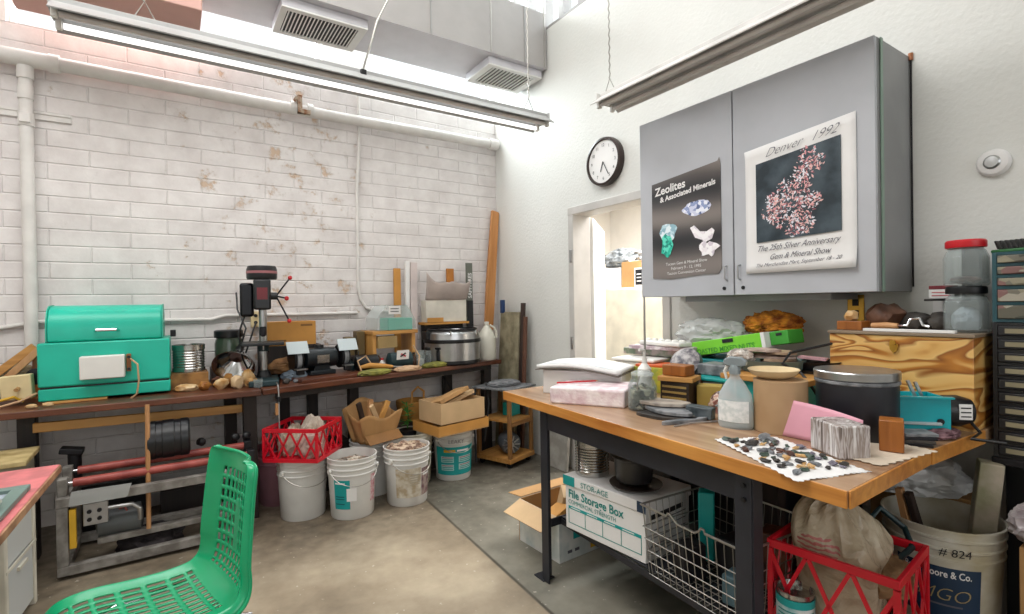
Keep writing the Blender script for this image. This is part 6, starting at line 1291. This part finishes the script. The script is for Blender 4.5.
# --- right foreground under the table end
CX, CY, CZ = -.96, -3.45, .285
solo(MB().bx(-.13, .15, -.15, .13, 0, CZ - .002), 'plywood_box', M_dkwood, 'dark box under the big red crate', 'box', (CX, CY, 0), R(12), bevel=.003)
t = crate('large red plastic crate holding a tan plastic bag and a can, right foreground', (CX, CY, CZ), FW + R(6), .345, .31, .28, 3, .012)
t.location = (-.914, -3.452, CZ)
writing('lettering', 'KING', .05, M_paperw, t, (.02, -.156, .05), bold=.002)
t = thing('paint_can', 'tin can with teal and white label inside the large red crate', 'can', (-1.06, -3.37, CZ + .012)); MB().lathe([(.05, 0), (.052, .004), (.052, .13), (.054, .135), (.049, .135), (.048, .12), (.0001, .12)], 30).build('can_body', M_tin, t)
lb_ = MB(); patch(lb_, .052, 0, 2 * PI, .01, .115, 30); lb_.build('label', mat('white_teal_label', '#d9dcdb', .4, c2='#7fb4b8', vs=22), t)
lb_ = MB(); patch(lb_, .0525, 0, 2 * PI, .095, .118, 30); lb_.build('teal_band', M_lteal, t)
wraplines(t, .052, R(150), R(270), [.02 + .012 * k for k in range(6)], M_inkt, .004)
t = thing('plastic_bag', 'tan plastic bag with red print bulging out of the large red crate', 'bag', (-.91, -3.44, CZ + .04), FW + R(6))
BP = [(0, .0), (.08, .0), (.1, .02), (.104, .10), (.106, .17), (.11, .205), (.118, .24), (.112, .28), (.09, .32), (.055, .35), (.03, .362), (0, .365)]
def bagsh(u, v):
    a = u * 2 * PI; r_, z = catm(BP, v); n_ = noise.noise(Vector((math.cos(a) * 1.3, math.sin(a) * 1.3, z * 7))); f_ = 1 - 2.5 * abs(noise.noise(Vector((math.cos(a) * 2.6 + z * 6, math.sin(a) * 2.6, z * 9 + 4))))
    cx, cy = math.cos(a), math.sin(a); q_ = (abs(cx) ** 3.2 + abs(cy) ** 3.2) ** (-1 / 3.2); k = 1 + (.10 * n_ + .05 * f_) * (1 if z > .17 else .35)
    return (r_ * q_ * cx * 1.04 * k - .02 * (z / .36), r_ * q_ * cy * k, z * (1 + .12 * n_) * (1 - (1.1 * max(0, r_ * cx) + .25 * max(0, -r_ * cx) ) * (1 if z > .15 else 0)) + .015 * f_ * (z > .22))
MB().grid(bagsh, 96, 60).build('bag_body', M_bagprint, t)
solo(MB().crumple((0, 0, 0), (.16, .14, .13), 105, .3, 4), 'rag', mat('brown_tan_rag', '#a3825c', .8, c2='#7a5c3e', vs=12), 'crumpled tan rag at the right side of the tan plastic bag', 'rag', (-.86, -3.53, CZ + .15), R(-20))
solo(MB().tube([(-.83, -3.50, .5), (-.78, -3.46, .6), (-.72, -3.47, .63), (-.70, -3.53, .58), (-.76, -3.57, .55), (-.84, -3.56, .53)], .009, 8), 'strap', M_dteal, 'dark teal strap between the tan bag and the big paint bucket', 'strap')
solo(MB().box((0, 0, 0), (.32, .32, .15)), 'timber_base', M_dkwood, 'low dark timber block under the large paint bucket', 'block', (-.385, -3.525, .0755), bevel=.003)
b8 = bucket('large paint bucket marked # 824 with a navy label, right foreground', (-.385, -3.53, .152), R(-60), M_bucketd, handle=False, hgt=.40, sc=1.12, group=None)
t8 = .02 / .4
lb_ = MB(); patch(lb_, .148, R(-150), R(-66), .10, .275, 20, taper=t8); lb_.build('navy_label', M_navy, b8)
writing('lettering', 'Benj. Moore & Co.', .032, M_paperw, b8, (0, 0, .243), wrap=(.162, R(-140)), squash=.74, bold=.0006)
writing('lettering', 'MGO', .06, mat('tan_script', '#a89468', .5), b8, (0, 0, .165), wrap=(.159, R(-128)), shear=.3, bold=-.001); wraplines(b8, .148, R(-118), R(-84), [.145], M_inkg, .006, t8)
wraplines(b8, .148, R(-135), R(-80), [.03, .068], M_ink, .012, t8)
writing('handwriting', '# 824', .036, M_ink, b8, (0, 0, .318), wrap=(.172, R(-106)), shear=.1)
solo(MB().prism([(-.034, -.03), (.032, -.036), (.038, .03), (-.03, .033)], 0, .59), 'stone_post', mat('mottled_grey_post', '#b3a696', .7, c2='#8c8a6c', vs=9, bump=.3), 'square mottled stone post standing in the large paint bucket', 'post', (-.355, -3.60, .165), R(25), bevel=.004).rotation_euler = (R(5.5), 0, R(25))
for k, a in enumerate((6, 16)): solo(MB().box((0, 0, .22), (.028, .022, .44), (R(-8), R(-a), 0)), 'wood_strip', M_dkwood if k else M_stick, ('pale wood strip leaning inside the large paint bucket', 'dark wood strip leaning inside the large paint bucket')[k], 'wood strip', (-.40 + .03 * k, -3.45 - .03 * k, .18), R(0), bevel=.002)
solo(MB().crumple((0, 0, 0), (.36, .28, .18), 110, .25, 5), 'plastic_bag', M_bagw, 'white plastic bag behind the large paint bucket', 'bag', (-.20, -3.38, .56), R(-60))
solo(MB().bx(-.085, .085, -.17, .17, 0, .558), 'cardboard_carton', M_card, 'tall carton supporting the white plastic bag by the wall', 'box', (-.10, -3.40, 0), R(0), bevel=.003)
solo(MB().crumple((0, 0, 0), (.2, .24, .17), 112, .25, 5), 'plastic_bag', mat('grey_white_bag', '#b9b3b3', .3, c2='#9a8f92', vs=10), 'grey white bag at the right edge beside the stone post', 'bag', (-.42, -3.84, .545), R(0))
solo(MB().bx(-.08, .06, -.12, .12, 0, .543), 'cardboard_carton', M_card, 'cardboard carton below the grey white bag at the right edge', 'box', (-.40, -3.87, 0), bevel=.003)

# --- small parts drawers at the right edge
def parts_cabinet(label, z, h, rows, clear, cols=3):
    t = thing('parts_cabinet', label, 'drawers', (-.16, -3.86, z), FW)
    w, d = .41, .15
    MB().bx(-w / 2, w / 2, -d + .012, d - .02, 0, h).build('back_shell', M_dteal if clear else M_black, t)
    for x in (-w / 2 + .006, w / 2 - .006): MB().bx(x - .006, x + .006, -d - .004, -d + .0115, 0, h).build('side_frame', M_fr if clear else M_black, t)
    ys = [0]; tot = sum(rows)
    for r_ in rows: ys.append(ys[-1] + r_ / tot * (h - .01))
    for z_ in ys: MB().bx(-w / 2 + .0125, w / 2 - .0125, -d - .004, -d + .0115, z_, z_ + .01).build('shelf_bar', M_fr if clear else M_black, t)
    for i in range(len(rows)):
        n_ = cols if i >= len(rows) - 3 or not clear else 2
        for c_ in range(n_):
            x0 = -w / 2 + .015 + c_ * (w - .03) / n_; x1 = x0 + (w - .03) / n_ - .006; z0 = ys[i] + .012; z1 = ys[i + 1] - .002
            dr = MB().bx(x0, x1, -d - .012, -d + .01, z0, z1).build('drawer', M_drc if clear else M_drk, t, bevel=.002)
            if clear: MB().box(((x0 + x1) / 2, -d - .016, z0 + (z1 - z0) * .35), (.03, .008, .006)).build('pull', M_drc, dr)
            else: MB().box(((x0 + x1) / 2, -d - .014, (z0 + z1) / 2), ((x1 - x0) * .7, .003, (z1 - z0) * .5)).build('label', M_lab, dr)
    return t
M_fr = mat('blue_green_frame', '#24505a', .4); M_drc = speckle('hazy_drawer_contents', ['#5d5a4e', '#8c8672', '#46483f', '#a09a8c', '#6e6a5e', '#7b5a56'], 28, .3); M_drk = mat('black_drawer', '#1a1b1f', .4); M_lab = mat('tan_drawer_label', '#8f866c', .5)
t = thing('small_cabinet', 'dark cabinet carrying the drawer units at the right edge', 'cabinet', (-.16, -3.86, 0.0), FW)
MB().bx(-.21, .5, -.0, .15, .0, .745).build('carcass', M_black, t, bevel=.004); MB().bx(-.21, .5, -.16, .15, .746, .77).build('top', M_dark, t, bevel=.003)
parts_cabinet('dark drawer unit with tan labels, lower of the two at the right edge', .771, .455, [1] * 10, False)
parts_cabinet('blue green framed drawer unit with hazy drawers, upper of the two', 1.228, .235, [1.5, 1.4, 1, 1, 1], True)
t = thing('wire_brush', 'green scrubbing brush with black bristles on top of the drawer units', 'brush', (-.25, -3.71, 1.464), FW + R(-12)); MB().bx(-.07, .09, -.02, .02, 0, .012).build('brush_back', mat('brush_green', '#2f6b3a', .5), t, bevel=.004)
for k in range(9): MB().box((-.055 + .014 * k, 0, .028), (.005, .03, .03), (0, R(-18), 0)).build('bristle_tuft', M_black, t)
solo(MB().rock((0, 0, .04), (.09, .08, .09), 130, .3), 'stone', mat('pinkish_tan_stone', '#a8836c', .7, c2='#7c5c4a', vs=14), 'pinkish tan stone behind the brush on the drawer units', 'stone', (-.17, -3.80, 1.464))

# ------------------------------------------------------------------ light
def area(name, loc, rot, sx, sy, power, col=(1, 1, 1)):
    l = bpy.data.lights.new(name, 'AREA'); l.shape = 'RECTANGLE'; l.size = sx; l.size_y = sy; l.energy = power; l.color = col
    o = bpy.data.objects.new(name, l); COL.objects.link(o); o.location = loc; o.rotation_euler = rot; return o
area('sky_window_left', (-2.5, .35, 3.75), (R(-62), 0, 0), 1.8, 1.3, 130, (.95, .98, 1))
area('sky_window_middle', (-.62, .35, 3.75), (R(-62), 0, 0), 1.15, 1.3, 130, (.92, .98, 1))
area('sky_window_louvre', (.35, -1.0, 4.0), (0, R(60), 0), .8, 1.9, 40, (.96, .98, 1))
area('next_room_lamp', (1.3, -1.2, 2.6), (0, 0, 0), 1.6, 1.6, 150, (1, .99, .96))
area('overhead_fill', (-3.0, -2.6, 4.33), (0, 0, 0), 3.2, 2.0, 130, (1, .99, .97))  # added fill panel under the closed ceiling, which has no skylight
area('back_fill', (-2.8, -8.1, 2.5), (R(90), 0, 0), 4.0, 2.3, 30, (1, .985, .96))  # added soft fill from the unseen end of the room behind the camera
w = bpy.data.worlds.new('World'); scene.world = w; w.use_nodes = True
bg = w.node_tree.nodes['Background']; bg.inputs[0].default_value = (.93, .97, 1, 1); bg.inputs[1].default_value = 1.4

# ------------------------------------------------------------------ camera
cd = bpy.data.cameras.new('Camera'); cam = bpy.data.objects.new('Camera', cd); COL.objects.link(cam); scene.camera = cam
cd.sensor_fit = 'HORIZONTAL'; cd.sensor_width = 36; cd.lens = 36 * 513 / 1024; cd.clip_start = .02
A = R(56.3); P_ = -math.atan(4 / 513); RO = .0171
fwd = Vector((math.cos(A) * math.cos(P_), math.sin(A) * math.cos(P_), math.sin(P_))); rt = Vector((math.sin(A), -math.cos(A), 0)); up = rt.cross(fwd)
r2 = rt * math.cos(RO) - up * math.sin(RO); u2 = rt * math.sin(RO) + up * math.cos(RO)
Mx = Matrix((r2, u2, -fwd)).transposed().to_4x4(); Mx.translation = Vector((-2.64, -4.2, 1.32)); cam.matrix_world = Mx
scene.view_settings.view_transform = 'Standard'; scene.view_settings.look = 'None'; scene.view_settings.gamma = 1; scene.view_settings.use_curve_mapping = False
scene.view_settings.exposure = 0.0
scene.cycles.use_denoising = True; scene.cycles.max_bounces = 8; scene.cycles.transparent_max_bounces = 16; scene.cycles.sample_clamp_indirect = 6
